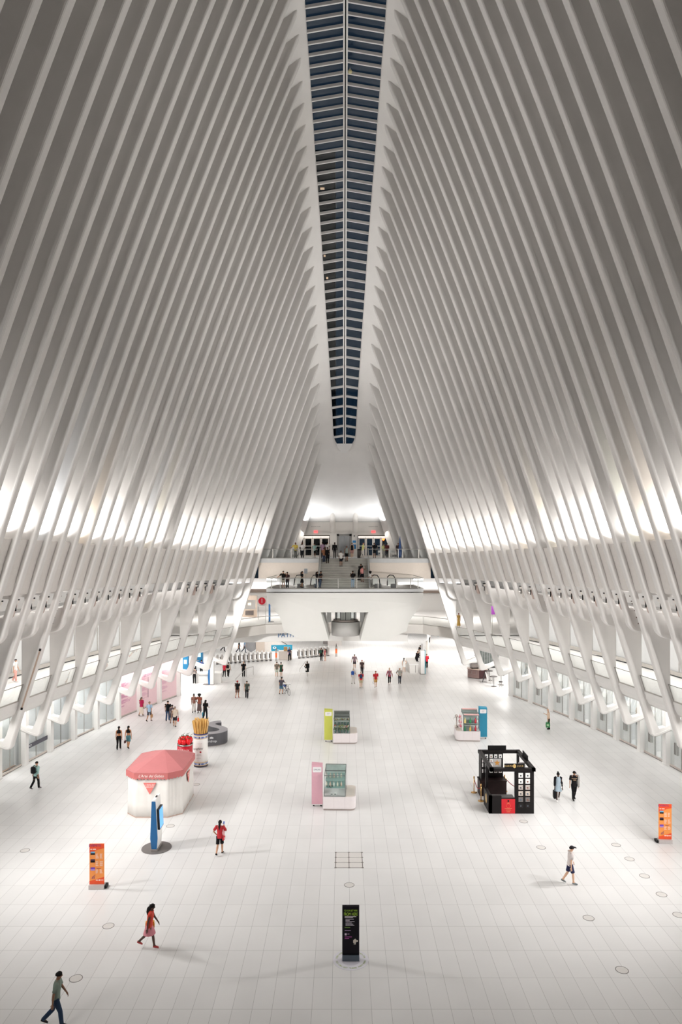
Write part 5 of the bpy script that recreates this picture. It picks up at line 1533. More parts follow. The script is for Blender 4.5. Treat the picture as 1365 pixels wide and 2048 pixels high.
# ================================================================== people
BODIES = []
def lerpv(a, b, t): return a + (b - a) * t
def person(label, px, py, face, H=1.72, top=('tee', '222222'), bottom=('trousers', '222222'), shoes='222222', hair=('short', '2A211C'), skin='C99C7E',
           walk=0.0, arms=('down', 'down'), lean=0.0, z0=0.0, Y=None, fem=False, blend=0.0):
    """face: 0 walks away from the camera, 90 to the right, 180 towards it, 270 to the left; walk: stride, right leg forward when positive"""
    if Y is None: x, y, _ = fl(px, py, z0)
    else: x, y = (px - VX) * Y / F, Y
    root = thing('person', label, 'person', (x, y, z0), -R(face))
    s = H
    V = lambda a, b, c: Vector((a * s, b * s, c * s))
    def down(p, L, ang): return p + Vector((0, math.sin(R(ang)) * L, -math.cos(R(ang)) * L))
    # legs
    legs = []
    for sd in (1, -1):
        st = walk * sd
        hip = V(sd * .052, 0, .515)
        if bottom[0] == 'sit': th, kn = 0, 0
        th = 26 * st if st >= 0 else 20 * st
        kn = 6 + (10 * st if st > 0 else -34 * st)
        if abs(walk) < .05: kn = 2
        knee = down(hip, .235 * s, th); ank = down(knee, .235 * s, th - kn)
        if st < 0 and abs(walk) > .3: toe_dir = Vector((0, .8, -.5)).normalized()
        else: toe_dir = Vector((0, 1, -.22)).normalized()
        toe = ank + toe_dir * .09 * s + Vector((sd * .008 * s, 0, -.012 * s))
        heel = ank - toe_dir * .028 * s + Vector((0, 0, -.014 * s))
        legs.append([hip, knee, ank, toe, heel])
    low = min(min(p.z for p in l[2:]) for l in legs)
    drop = Vector((0, 0, .018 * s - low))
    legs = [[p + drop for p in l] for l in legs]
    piv = V(0, 0, .53) + drop
    ca, sa = math.cos(R(lean)), math.sin(R(lean))
    def T(p):
        p = p + drop
        d = p - piv
        if d.z <= 0: return p
        return piv + Vector((d.x, d.y * ca + d.z * sa, d.z * ca - d.y * sa))
    sw = .098 if fem else .112
    neck, head0 = T(V(0, 0, .845)), T(V(0, .012, .875))
    headc, headt = T(V(0, .016, .925)), T(V(0, .01, .975))
    ARM = []
    for sd, mode in ((1, arms[0]), (-1, arms[1])):
        sh = T(V(sd * sw, 0, .808))
        ua, fa = .165 * s, .145 * s
        sgn = -walk * sd
        D = {'down': ((sd * .10, .02, -1), (sd * .04, .10, -1)), 'swing': ((sd * .12, .45 * sgn, -1), (sd * .05, .45 * sgn + .25, -1)),
             'phone': ((sd * .10, .15, -1), (-sd * .30, .85, .45)), 'ear': ((sd * .5, .2, -.75), (-sd * .45, .05, 1)), 'hold': ((sd * .12, .0, -1), (-sd * .05, 1, -.25)),
             'fold': ((sd * .15, .15, -1), (-sd * 1, .55, .12)), 'rail': ((sd * .75, .15, -.75), (sd * .8, .35, -.6)), 'out': ((sd * .9, .2, -.4), (sd * .8, .3, .0)),
             'hip': ((sd * .6, -.15, -.9), (-sd * .55, .3, -.75)), 'wide': ((sd * .36, .05, -1), (sd * .22, .15, -1)), 'lean': ((sd * .15, .55, -.8), (0, .9, -.25)), 'up': ((sd * .35, .5, -.2), (-sd * .2, .35, 1))}[mode]
        el = sh + Vector(D[0]).normalized() * ua
        d2 = Vector(D[1]).normalized()
        wr = el + d2 * fa
        ARM.append((sd, sh, el, wr, d2))
    # one skeleton, one continuous skinned body
    vs, es, rs = [], [], []
    def add(p, r, par=None):
        vs.append(tuple(p)); rs.append((r * s, r * s) if not isinstance(r, tuple) else (r[0] * s, r[1] * s))
        if par is not None: es.append((par, len(vs) - 1))
        return len(vs) - 1
    pel = add(T(V(0, 0, .525)), (.082, .06))
    wa = add(T(V(0, 0, .61)), (.068 if fem else .076, .052), pel)
    chst = add(T(V(0, 0, .72)), (.078 if fem else .09, .06), wa)
    uc = add(T(V(0, 0, .79)), (.062, .045), chst)
    nk = add(neck, (.028, .03), uc)
    hd0 = add(head0, (.034, .038), nk)
    hc = add(headc, (.045, .054), hd0)
    ht = add(headt, (.032, .04), hc)
    add(T(V(0, .078, .915)), .006, hc)                               # nose
    for sd in (1, -1): add(T(V(sd * .055, .01, .92)), .006, hc)      # ears
    for (hip, knee, ank, toe, heel) in legs:
        a = add(hip, (.05, .054), pel); m = add(lerpv(hip, knee, .5), .044, a); b = add(knee, .032, m); c = add(lerpv(knee, ank, .35), .033, b); d = add(ank, .02, c)
        add(toe, (.022, .014), d); add(heel, .016, d)
    for sd, sh, el, wr, d2 in ARM:
        a = add(sh, .033, uc); b = add(el, .023, a); c = add(lerpv(el, wr, .3), .023, b); d = add(wr, .0145, c)
        up = Vector((0, 0, 1)); side = d2.cross(up)
        if side.length < .2: side = Vector((0, 1, 0))
        side.normalize(); nrm = side.cross(d2)
        palm = add(wr + d2 * .045 * s, (.018, .012), d)
        for f_i, (off, ln) in enumerate(((-.016, .040), (-.005, .047), (.006, .044), (.016, .034))):
            k1 = wr + d2 * .062 * s + side * off * s
            i1 = add(k1, .0052, palm); i2 = add(k1 + d2 * ln * .55 * s - nrm * .008 * s, .0048, i1); add(k1 + d2 * ln * .9 * s - nrm * .022 * s, .004, i2)
        th_ = add(wr + d2 * .032 * s + side * (.026 * -sd) * s, .0055, palm); add(wr + d2 * .06 * s + side * (.036 * -sd) * s - nrm * .01 * s, .0045, th_)
    me = bpy.data.meshes.new('body')
    me.from_pydata(vs, es, [])
    me.materials.append(M(skin, .55, noise=.03, name='skin'))
    bo = bpy.data.objects.new('body', me); COL.objects.link(bo); bo.parent = root
    m1 = bo.modifiers.new('skin', 'SKIN'); m1.use_smooth_shade = True
    for i, r in enumerate(rs): me.skin_vertices[0].data[i].radius = r
    me.skin_vertices[0].data[0].use_root = True
    m2 = bo.modifiers.new('sub', 'SUBSURF'); m2.levels = 1; m2.render_levels = 1
    BODIES.append(bo)
    # ---- clothes: lofted shells that follow the body
    def shell(zs, mat_, name, sub=0):
        rings = []
        for z, rx, ry, dy in zs:
            c = T(V(0, dy, z)); ax = (T(V(0, dy, z + .01)) - c).normalized(); fw = Vector((1, 0, 0)).cross(ax) * -1
            rings.append([tuple(c + Vector((1, 0, 0)) * rx * s * math.cos(R(a)) + fw * ry * s * math.sin(R(a))) for a in range(0, 360, 20)])
        return rings
    kind, col = top[0], top[1]
    m = M(col, .8, noise=.06, scale=14, name='cloth')
    if kind != 'none':
        mb = MB()
        hem = {'tee': .49, 'long': .48, 'crop': .685, 'tank': .52, 'jacket': .46, 'coat': .30, 'dress': .36, 'robe': .12}[kind]
        prof = []
        if kind in ('coat', 'dress', 'robe'):
            prof += [(hem, .115 + (.02 if kind == 'robe' else .01), .1, 0), ((hem + .52) / 2, .105, .085, 0)]
        elif hem < .56: prof += [(hem, .098, .074, 0)]
        if hem < .6: prof += [(.56, .093 if not fem else .09, .07, 0)]
        if hem < .66: prof += [(.63, .087 if not fem else .078, .065, 0)]
        prof += [(max(.7, hem + .005), .1 if not fem else .09, .072, .002), (.76, .105 if not fem else .094, .07, .0), (.805, .1 if not fem else .088, .058, 0), (.832, .06, .045, 0), (.848, .034, .036, 0)]
        mb.loft(shell(prof, m, 'top'), cap=False)
        slv = {'tee': .75, 'long': 1.9, 'crop': .0, 'tank': .0, 'jacket': 1.92, 'coat': 1.9, 'dress': .45, 'robe': 1.85}[kind]
        if len(top) > 2 and isinstance(top[2], (int, float)): slv = top[2]
        if slv > 0:
            for sd, sh, el, wr, d2 in ARM:
                pth = [sh + Vector((-sd * .03 * s, 0, .012 * s)), sh]
                rr = [.036 * s, .045 * s]
                if slv <= 1: pth.append(lerpv(sh, el, slv)); rr.append(.041 * s)
                else:
                    pth += [el, lerpv(el, wr, slv - 1)]; rr += [.036 * s, .029 * s]
                mb.tube(pth, rr, 10)
        if len(top) > 3:
            mb.build('shirt', m, root, True); mb = MB(); m = M(top[3], .8, noise=.06, scale=14); kind = 'cardigan_sleeves'
            for sd, sh, el, wr, d2 in ARM: mb.tube([sh + Vector((-sd * .04 * s, 0, .016 * s)), sh, el, lerpv(el, wr, .8)], [.043 * s, .05 * s, .04 * s, .032 * s], 10)
        mb.build('shirt' if kind in ('tee', 'long', 'crop', 'tank') else kind, m, root, True)
        if len(top) == 3 and isinstance(top[2], str):           # stripes or print
            mb = MB()
            for z in ((.62, .7, .77) if kind != 'tee' else (.68, .73)):
                mb.loft(shell([(z, .104 if z > .68 else .092, .075, .0), (z + .025, .106 if z > .68 else .094, .075, .0)], m, ''), cap=False)
            mb.build('stripes', M(top[2], .8), root, True)
    kind, col = bottom[0], bottom[1]
    m = M(col, .85, noise=.06, scale=14, name='cloth')
    if kind in ('trousers', 'shorts', 'leggings', 'jeans'):
        mb = MB()
        mb.loft(shell([(.46, .07, .06, 0), (.5, .09, .07, 0), (.56, .088, .066, 0), (.59, .082, .062, 0)], m, ''), cap=True)
        for hip, knee, ank, toe, heel in legs:
            tight = kind == 'leggings'
            pth = [hip + Vector((0, 0, .02 * s)), lerpv(hip, knee, .45)]
            rr = [.056 * s, (.046 if tight else .052) * s]
            if kind == 'shorts': pth.append(lerpv(hip, knee, .85)); rr.append(.054 * s)
            else:
                pth += [knee, lerpv(knee, ank, .4), lerpv(knee, ank, .97)]; rr += [(.035 if tight else .041) * s, (.034 if tight else .04) * s, (.023 if tight else .036) * s]
            mb.tube(pth, rr, 10)
        mb.build('trousers' if kind != 'shorts' else 'shorts', m, root, True)
    elif kind == 'skirt':
        ln = bottom[2] if len(bottom) > 2 else .3
        sp_ = .012 + .05 * abs(walk)
        MB().loft(shell([(ln, .115 + sp_ * .5, .085 + sp_, 0), ((ln + .52) / 2, .105, .08 + sp_ * .5, 0), (.54, .088, .066, 0), (.6, .07, .055, 0)], m, ''), cap=False).build('skirt', m, root, True)
    msh = M(shoes, .6, noise=.03, name='shoe')
    for hip, knee, ank, toe, heel in legs:
        MB().tube([heel + Vector((0, 0, .006 * s)), lerpv(heel, toe, .4) + Vector((0, 0, .010 * s)), toe + (toe - heel) * .08], [(.024 * s, .022 * s), (.027 * s, .028 * s), (.022 * s, .014 * s)], 10).build('shoe', msh, root, True)
    # ---- hair, caps
    kind, col = hair
    mh = M(col, .7, noise=.1, scale=30, name='hair')
    up = (headt - head0).normalized(); fw = Vector((1, 0, 0)).cross(up) * -1
    def cap_rings(c, rx, ry, rz, a0=-10, back=0.0, n=14):
        rings = []
        for ph in (a0, 15, 40, 65, 84):
            rr = math.cos(R(ph))
            rings.append([tuple(c + Vector((1, 0, 0)) * rx * s * rr * math.cos(2 * math.pi * k / n) + fw * (ry * s * rr * math.sin(2 * math.pi * k / n) - back * s * (1 if ph < 20 else .3)) + up * rz * s * math.sin(R(ph))) for k in range(n)])
        return rings
    c = headc + up * .012 * s
    if kind == 'short': MB().loft(cap_rings(c - up * .004 * s, .0525, .061, .057, -8, .010)).build('hair', mh, root, True)
    elif kind == 'afro': MB().loft(cap_rings(c + up * .005 * s - fw * .008 * s, .1, .1, .085, -60)).build('hair', mh, root, True)
    elif kind in ('long', 'bun', 'tail'):
        mb = MB().loft(cap_rings(c, .0545, .063, .058, -15, .012))
        if kind == 'long':
            mb.tube([c - fw * .045 * s + up * .02 * s, c - fw * .062 * s - up * .05 * s, c - fw * .075 * s - up * .13 * s, c - fw * .07 * s - up * .2 * s], [(.05 * s, .03 * s), (.056 * s, .03 * s), (.05 * s, .022 * s), (.03 * s, .012 * s)], 10)
        elif kind == 'tail':
            mb.tube([c - fw * .06 * s + up * .03 * s, c - fw * .095 * s - up * .02 * s, c - fw * .09 * s - up * .12 * s], [.018 * s, .026 * s, .012 * s], 8)
        else:
            mb.lathe([(.005 * s, -.03 * s), (.03 * s, -.01 * s), (.03 * s, .015 * s), (.006 * s, .03 * s)], tuple(c + up * .06 * s - fw * .03 * s), 10)
        mb.build('hair', mh, root, True)
    elif kind == 'cap':
        mb = MB().loft(cap_rings(c - up * .004 * s, .055, .064, .056, 2))
        mb.loft([[tuple(c + Vector((q * .045 * s, 0, 0)) + fw * (.05 + e) * s + up * (.008 + t_) * s) for q in (-1, 1)] + [tuple(c + Vector((q * .04 * s, 0, 0)) + fw * (.115 + e) * s + up * (.0 + t_) * s) for q in (1, -1)] for e, t_ in ((0, 0), (0, .008))])
        mb.build('cap', mh, root, True)
        MB().loft(cap_rings(c - up * .012 * s, .0545, .062, .03, -22, .008)).build('hair', M('2A211C', .7, noise=.1, scale=30), root, True)
    elif kind == 'scarf':
        mb = MB().loft(cap_rings(c, .066, .074, .066, -50, .006)); mb.loft(shell([(.79, .085, .07, 0), (.84, .06, .058, 0), (.89, .055, .055, -.01)], m, ''), cap=False)
        mb.build('head_scarf', mh, root, True)
    # places on the figure, in world coordinates
    Mx = Matrix.Translation((x, y, z0)) @ Matrix.Rotation(-R(face), 4, 'Z')
    root_info = {'hand': {a[0]: Mx @ (a[3] + a[4] * .07 * s) for a in ARM}, 'back': Mx @ (T(V(0, -.085, .73))), 'rz': -R(face), 's': s, 'shoulder': {a[0]: Mx @ a[1] for a in ARM}, 'hipside': {q: Mx @ T(V(q * .12, 0, .5)) for q in (1, -1)}, 'elbow': {a[0]: Mx @ a[2] for a in ARM}}
    return root_info

def backpack(inf, lab, col, name='backpack'):
    s = inf['s']
    t = thing(name, lab, 'bag', inf['back'], inf['rz'])
    MB().loft([[(a * .085 * s * w_, -.055 * s + b * .055 * s * d_, z * s) for a, b in ((-1, -.6), (-.6, -1), (.6, -1), (1, -.6), (1, .9), (-1, .9))] for z, w_, d_ in ((-.13, .9, .9), (-.1, 1, 1), (.05, 1, .95), (.1, .75, .6))]).build('body', M(col, .75, noise=.06), t, True)
    for sd in (-1, 1):
        MB().tube([(sd * .055 * s, 0, .09 * s), (sd * .062 * s, .075 * s, .115 * s), (sd * .068 * s, .155 * s, .05 * s), (sd * .08 * s, .11 * s, -.05 * s), (sd * .07 * s, .0, -.1 * s)], (.010 * s), 6).build('strap', M(col, .8), t)
def hand_bag(inf, sd, lab, col, size=(.30, .12, .32), band=None, name='bag', shoulder=False):
    s = inf['s']
    p = inf['hand'][sd] if not shoulder else inf['hipside'][sd]
    w_, d_, h_ = size
    top = p.z - (.12 if not shoulder else -.06)
    t = thing(name, lab, 'bag', (p.x, p.y, top - h_), inf['rz'])
    MB().loft([[(a * d_ / 2 * q, b * w_ / 2 * q, z) for a, b in ((-1, -1), (1, -1), (1, 1), (-1, 1))] for z, q in ((0, .9), (h_ * .5, 1.02), (h_, .92))]).build('body', M(col, .7, noise=.05), t)
    if band: MB().box(-d_ / 2 * 1.04, d_ / 2 * 1.04, -w_ / 4, w_ / 4, h_ * .3, h_ * .7).build('print', M(band, .7), t)
    hh = .13 if not shoulder else inf['shoulder'][sd].z - top
    MB().tube([(0, -w_ * .3, h_), (0, -w_ * .2, h_ + hh * .8), (0, 0, h_ + hh), (0, w_ * .2, h_ + hh * .8), (0, w_ * .3, h_)], .012, 6).build('handle', M(col, .8), t)
def phone(inf, sd, lab, col='23262B'):
    p = inf['hand'][sd]
    t = MB().box(-.035, .035, -.006, .006, -.02, .13).build('phone', M(col, .3))
    t.location = p; t.rotation_euler = (R(-25), 0, inf['rz'])
    tag(t, lab, 'phone')

DK, MD, TN, LT = '4A3024', '8A6048', 'B98A6B', 'D9AF92'
# --- foreground and middle of the hall
i = person('person in a grey-green tee and dark blue jeans striding right at the bottom left corner', 112, 2052, 75, 1.75, ('tee', '76857A'), ('jeans', '16304C'), '2A2A2E', ('short', '1E1816'), MD, .75, ('swing', 'swing'), 6)
i = person('woman in a red-orange top and pink patterned skirt walking right with red shoes', 299, 1895, 80, 1.68, ('tee', 'C9402C', .3), ('skirt', 'C97F88', .33), 'A62A2A', ('long', '17110F'), DK, .8, ('swing', 'swing'), 8, fem=True)
hand_bag(i, -1, 'yellow shoulder bag carried by the woman in the pink patterned skirt', 'E0A02C', (.34, .14, .34), None, 'shoulder_bag', True)
i = person('man in a white tee and navy shorts walking right near the round floor covers', 1141, 1768, 88, 1.74, ('tee', 'DCD2CF'), ('shorts', '20244E'), '6F7678', ('cap', '2B2A30'), LT, .55, ('swing', 'swing'), 4)
i = person('woman with long dark hair in a red top, black shorts and black stockings walking away', 440, 1709, 8, 1.68, ('tee', 'B3202A'), ('shorts', '1C181B'), '1A1719', ('long', '1A1312'), TN, .5, ('ear', 'hip'), 2, fem=True)
hand_bag(i, 1, 'small red and white bag at the hip of the woman in the red top', 'C93A40', (.22, .08, .16), 'EDE3E0', 'shoulder_bag', True)
phone(i, 1, 'blue phone held up by the woman in the red top', '2B62C4')
i = person('woman in a light grey-blue dress and black cardigan walking towards the camera on the right', 1117, 1602, 186, 1.7, ('tank', 'A6B6C2', 0, '25232A'), ('skirt', 'A3B4C0', .36), 'E6E3E1', ('bun', '15100F'), DK, .45, ('down', 'swing'), 0, fem=True)
hand_bag(i, 1, 'large black tote bag held by the woman in the grey-blue dress', '1B191C', (.34, .16, .42))
i = person('man in a black printed tee and black trousers with a grey jacket over one shoulder', 1149, 1600, 176, 1.74, ('tee', '201D20', 'A58A6E'), ('trousers', '17161A'), '151417', ('cap', '241C1A'), TN, .4, ('swing', 'down'), 0)
p = i['shoulder'][-1]
t = thing('jacket', 'grey jacket hung over the shoulder of the man in the printed tee', 'jacket', (p.x + .05, p.y, p.z - .62), i['rz'])
MB().loft([[(a * .06 * q, b * .1, z) for a, b in ((-1, -1), (1, -1), (1, 1), (-1, 1))] for z, q in ((0, .7), (.3, 1), (.6, .9), (.68, .5))]).build('cloth', M('A9A6A2', .8, noise=.06), t, True)
i = person('person in a mint green shirt and black trousers walking away near the left shopfronts', 72, 1578, 25, 1.73, ('long', '9CC0BC', 1.5), ('trousers', '1B1A1E'), '5F5658', ('short', '2A201C'), TN, .6, ('swing', 'wide'), 3)
backpack(i, 'black backpack on the person in the mint green shirt', '1E1D22')
i = person('woman in a black crop top and black flared trousers, left of the teal shorts', 238, 1499, 350, 1.72, ('crop', '1B191B'), ('trousers', '161518'), '121114', ('tail', '120E0D'), 'B97A4E', .4, ('swing', 'down'), 0, fem=True)
i = person('woman in a black top and teal shorts walking away', 257, 1497, 0, 1.7, ('crop', '1D1B1E'), ('shorts', '4E7C84'), '1A1618', ('tail', '120E0D'), 'B9805A', -.6, ('down', 'swing'), 0, fem=True)
hand_bag(i, -1, 'small dark bag held by the woman in teal shorts', '4A2226', (.24, .1, .18))
# --- beside the left shops
i = person('woman in a crimson top and pale long skirt in front of the pink panels', 283, 1432, 20, 1.68, ('long', 'B8124E', .9), ('skirt', 'EADCCB', .14), '6F6660', ('tail', '5F4A40'), TN, .4, ('down', 'swing'), 0, fem=True)
i = person('man in a light blue shirt and dark grey shorts in front of the pink panels', 299, 1443, 12, 1.74, ('tee', 'A9C4DE'), ('shorts', '565A66'), '22202A', ('short', '8A6A58'), TN, .6, ('swing', 'down'), 0)
hand_bag(i, 1, 'tan bag in the hand of the man in the light blue shirt', 'B98A5E', (.26, .1, .26))
i = person('man in a black tee and blue jeans walking away left of the man in beige', 336, 1442, 355, 1.76, ('tee', '1D2028'), ('jeans', '2F4568'), '1B1A1E', ('short', '241B17'), TN, .55, ('swing', 'swing'), 0)
i = person('person in dark grey half hidden behind the man in the beige shirt', 344.5, 1447, 5, 1.6, ('tee', '5A4F58'), ('shorts', '4A4A52'), '3A3035', ('short', '2A201C'), MD, .3, ('down', 'down'), 0)
i = person('man in a beige shirt and dark shorts walking away from the pink panels', 350, 1454, 352, 1.74, ('tee', 'D9C9BA', .9), ('shorts', '2E2B38'), '1E1A1C', ('short', '9A8C84'), TN, -.6, ('swing', 'swing'), 0)
hand_bag(i, 1, 'bright red and yellow shopping bag held by the man in beige', 'D8262C', (.32, .12, .26), 'F2B23A', 'shopping_bag')
i = person('woman in a patterned top and white trousers left of the woman with big curly hair', 388, 1425, 175, 1.66, ('tee', '9A6A5C'), ('trousers', 'EDE7E0'), '2A2422', ('bun', '1A1412'), MD, .35, ('down', 'hold'), 0, fem=True)
i = person('woman with big curly black hair in a rust top and long brown skirt', 399, 1426, 180, 1.72, ('tee', '8E4A35', .8), ('skirt', '5E4A48', .12), '241C1A', ('afro', '14100E'), DK, .3, ('hip', 'down'), 0, fem=True)
i = person('person in black carrying a teal bag below the woman with curly hair', 411, 1439, 15, 1.7, ('tee', '1B191C'), ('trousers', '18171A'), '201D1F', ('long', '15100F'), MD, .5, ('hold', 'down'), 3, fem=True)
hand_bag(i, -1, 'teal bag hanging from the arm of the person in black', '1F86A0', (.3, .12, .36))
# --- station side of the hall
i = person('man in a red cap, black tee and brown shorts walking away', 475, 1396, 5, 1.74, ('tee', '1F1D20'), ('shorts', '6A4A3E'), 'B02028', ('cap', 'C8202E'), TN, .55, ('swing', 'swing'), 0)
i = person('man in a dark green tee and black trousers beside the man in the red cap', 494, 1397, 355, 1.76, ('tee', '3C463E'), ('trousers', '23232A'), '1A181A', ('short', '4A3C33'), TN, -.6, ('swing', 'swing'), 2)
i = person('man all in black standing at the concourse edge handrail', 487.5, 1354, 358, 1.8, ('tee', '18171A'), ('trousers', '17161A'), '151417', ('bald', 'AA8870'), LT, .1, ('down', 'down'), 0)
i = person('woman in a red top and black trousers left of the person in cream', 449, 1354.5, 10, 1.62, ('tee', 'C4233A'), ('trousers', '1E1C20'), '1A1719', ('tail', '1A1312'), TN, .4, ('swing', 'swing'), 0, fem=True)
i = person('person in a cream top and black trousers with a black backpack', 457, 1353.5, 10, 1.66, ('tee', 'DCCFBC'), ('trousers', '1D1B1E'), '1A1719', ('short', '1A1312'), TN, -.4, ('swing', 'swing'), 0)
backpack(i, 'black backpack on the person in the cream top', '1C1B20')
i = person('man in a taupe tee and pale green shorts walking away', 554, 1354, 2, 1.76, ('tee', '756A5E'), ('shorts', 'D3DACB'), 'D8D2CC', ('short', '2A1F1A'), LT, .3, ('down', 'down'), 0)
i = person('woman in a dark green dress walking away beside the man in taupe', 562.5, 1354, 358, 1.68, ('dress', '1F4632'), ('none', '1F4632'), '3A2A26', ('bun', '1D1513'), LT, .25, ('down', 'hold'), 0, fem=True)
hand_bag(i, 1, 'dark red shoulder bag of the woman in the green dress', '8E1F33', (.26, .1, .22), None, 'shoulder_bag', True)
i = person('man in a dark grey shirt and blue shorts pushing a bicycle', 563, 1388.5, 20, 1.74, ('tee', '4A4650'), ('shorts', '3E6E8A'), '1B1A1E', ('cap', '1A1719'), TN, .4, ('lean', 'down'), 4)
# the bicycle he pushes
bp = fl(574, 1389)
t = thing('bicycle', 'black bicycle with a blue rear rack pushed by the man in blue shorts', 'bicycle', bp, R(-62))
BK = M('1C1B1F', .4)
def wheel(cx, nm):
    wh = MB().tube([(cx + .335 * math.cos(R(a)), 0, .345 + .335 * math.sin(R(a))) for a in range(0, 361, 15)], .02, 6).build('wheel', M('17161A', .6), t)
    q = MB()
    for a in range(0, 360, 30): q.tube([(cx, 0, .345), (cx + .32 * math.cos(R(a)), 0, .345 + .32 * math.sin(R(a)))], .005, 4)
    q.lathe([(.03, 0.31), (.03, .38)], (cx, 0, 0), 8)
    q.build('spokes', M('8E8B8C', .3, .8), wh)
wheel(-.5, 'rear'); wheel(.52, 'front')
q = MB()
for a, b in (((-.5, 0, .345), (-.12, 0, .33)), ((-.5, 0, .345), (-.2, 0, .82)), ((-.12, 0, .33), (-.22, 0, .9)), ((-.12, 0, .33), (.36, 0, .78)), ((-.2, 0, .78), (.34, 0, .86)), ((.32, 0, .95), (.52, 0, .345))): q.tube([a, b], .022, 6)
q.build('frame', M('3A3844', .35, .3), t)
MB().tube([(.3, -.28, 1.02), (.36, -.1, 1.04), (.33, 0, 1.0), (.36, .1, 1.04), (.3, .28, 1.02)], .016, 6).build('handlebar', BK, t)
MB().box(-.34, -.08, -.07, .07, .9, .96).build('saddle', BK, t)
MB().box(-.72, -.32, -.08, .08, .72, .9).build('rear_rack', M('4A5FA8', .5), t)
MB().tube([(-.12, -.1, .24), (-.12, .1, .42)], .018, 6).build('crank', BK, t)
i = person('person in a long black coat with white trousers walking left in the middle distance', 615, 1352.5, 330, 1.74, ('coat', '161518'), ('trousers', 'E6E1DB'), 'EDEAE6', ('short', '2A2422'), MD, .6, ('down', 'hip'), 0)
i = person('person in black with a dark green backpack at the short turnstile row', 643, 1322, 20, 1.74, ('tee', '1B1C20'), ('trousers', '1A1A20'), '17161A', ('short', '1E1714'), TN, .05, ('hold', 'down'), 0)
backpack(i, 'dark green backpack at the short turnstile row', '1F4A3C')
i = person('woman in a pinkish red top facing the person with the dark green backpack', 650.5, 1322, 250, 1.62, ('tee', 'B5505A'), ('shorts', 'C9A39A'), 'C9A79A', ('long', '3A2018'), LT, .1, ('hold', 'down'), 0, fem=True)
i = person('officer in dark blue and black standing by the ticket booth', 579.5, 1321.5, 200, 1.76, ('tee', '1D2A4A'), ('trousers', '141418'), '121216', ('short', '4A2A22'), TN, .3, ('fold', 'fold'), 0)
hand_bag(i, -1, 'white and pink bag held by the officer at the ticket booth', 'E9CDD6', (.26, .1, .2))
i = person('person in plaid shirt and dark shorts walking away alone in the right concourse', 709.5, 1337, 0, 1.74, ('long', '9A8088', 1.3), ('shorts', '3A3036'), 'D9B8A8', ('short', '1A1412'), LT, .25, ('wide', 'wide'), 0)
i = person('person in a blue and white top and white trousers left of the red shirts', 707, 1368, 20, 1.7, ('tee', 'E3E0E0'), ('trousers', 'E3DFDA'), '8A8076', ('short', 'C9BEB0'), LT, .4, ('hold', 'down'), 4)
backpack(i, 'blue backpack on the person in white trousers', '1F4FA0')
i = person('person in a red tee and khaki shorts walking away', 722.5, 1376, 2, 1.76, ('tee', 'D0202C'), ('shorts', 'CDBF9E'), '8A7A6A', ('short', 'B8AA98'), LT, .4, ('down', 'down'), 0)
backpack(i, 'navy backpack on the person in the red tee and khaki shorts', '14284C')
i = person('person with reddish hair and dark top farther back behind the red tee', 724.5, 1349, 180, 1.7, ('tee', '5A4644'), ('trousers', '2E2A2C'), '2A2626', ('short', 'B04A34'), LT, .2, ('down', 'down'), 0)
i = person('person in a dark red shirt and tan shorts carrying a white bag', 752, 1375, 355, 1.76, ('tee', 'B81C26', .9), ('shorts', 'C49A5A'), 'A89C90', ('short', '7A3A28'), LT, .4, ('down', 'down'), 0)
hand_bag(i, -1, 'white carrier bag held by the person in the dark red shirt', 'EDEBEA', (.34, .12, .26), '7A92B4', 'carrier_bag')
i = person('woman in a pink and teal plaid jacket and black trousers walking towards the camera', 779.5, 1367.5, 182, 1.7, ('jacket', 'A8485E', '4E8A8C'), ('trousers', '1C1A1E'), 'C9B0A4', ('bun', 'C9AE92'), LT, .3, ('wide', 'wide'), 0, fem=True)
i = person('man in a grey polo shirt and dark jeans walking towards the camera', 800, 1368, 180, 1.76, ('tee', 'A8A49C', .9), ('jeans', '262C3A'), '1E1C20', ('bald', 'AA8870'), TN, .35, ('hip', 'down'), 0)
i = person('woman in a white dress walking away behind the man in the grey polo', 808.5, 1344, 15, 1.68, ('dress', 'EFECE8', .1), ('none', 'FFFFFF'), 'D9B8A4', ('long', '2A1F1A'), LT, .5, ('hip', 'down'), 0, fem=True)
i = person('person in a bright red jacket and black trousers behind the right pylon', 854, 1336, 350, 1.74, ('jacket', 'E8283E'), ('trousers', '17161A'), '17161A', ('short', '6A4A3C'), LT, .1, ('hold', 'down'), 0)
i = person('person in a white top and black trousers far off at the right passage', 858.5, 1285.5, 180, 1.72, ('long', 'F0EDEB'), ('trousers', '151518'), '151518', ('short', '2A211C'), LT, .1, ('down', 'down'), 0)
for px, py, a, b, lab, fc in ((837, 1329, '1B1A1E', '19181C', 'person in black leaning on the right service desk, nearest of three', 60), (839.5, 1323, 'CFB8A6', '25222A', 'person in beige leaning on the right service desk, middle of three', 80), (842, 1316, '232126', '1C1B20', 'person in black leaning on the right service desk, farthest of three', 70)):
    i = person(lab, px - 4, py, fc, 1.72, ('long', a), ('trousers', b), '17161A', ('short', '1E1714'), TN, 0, ('lean', 'lean'), 18)
i = person('man in a black and white striped sweater leaning on the left service desk', 389, 1367.5, 350, 1.76, ('long', '242024', 'D9C6BE'), ('trousers', '18171A'), '151417', ('short', '2A1F1A'), TN, .05, ('fold', 'fold'), 3)
i = person('attendant in a blue shirt behind the left service desk', 403, 1350, 20, 1.76, ('long', '1F3F86', 1.2), ('trousers', '14161E'), '17161A', ('short', '1E1714'), TN, .1, ('hip', 'hip'), 0)
i = person('person in a pale grey shirt and navy trousers behind the left service desk', 390, 1339, 40, 1.74, ('long', 'B7BAC6', 1.4), ('trousers', '1A1E30'), '17161A', ('short', '4A3A33'), LT, .3, ('hold', 'hip'), 10)
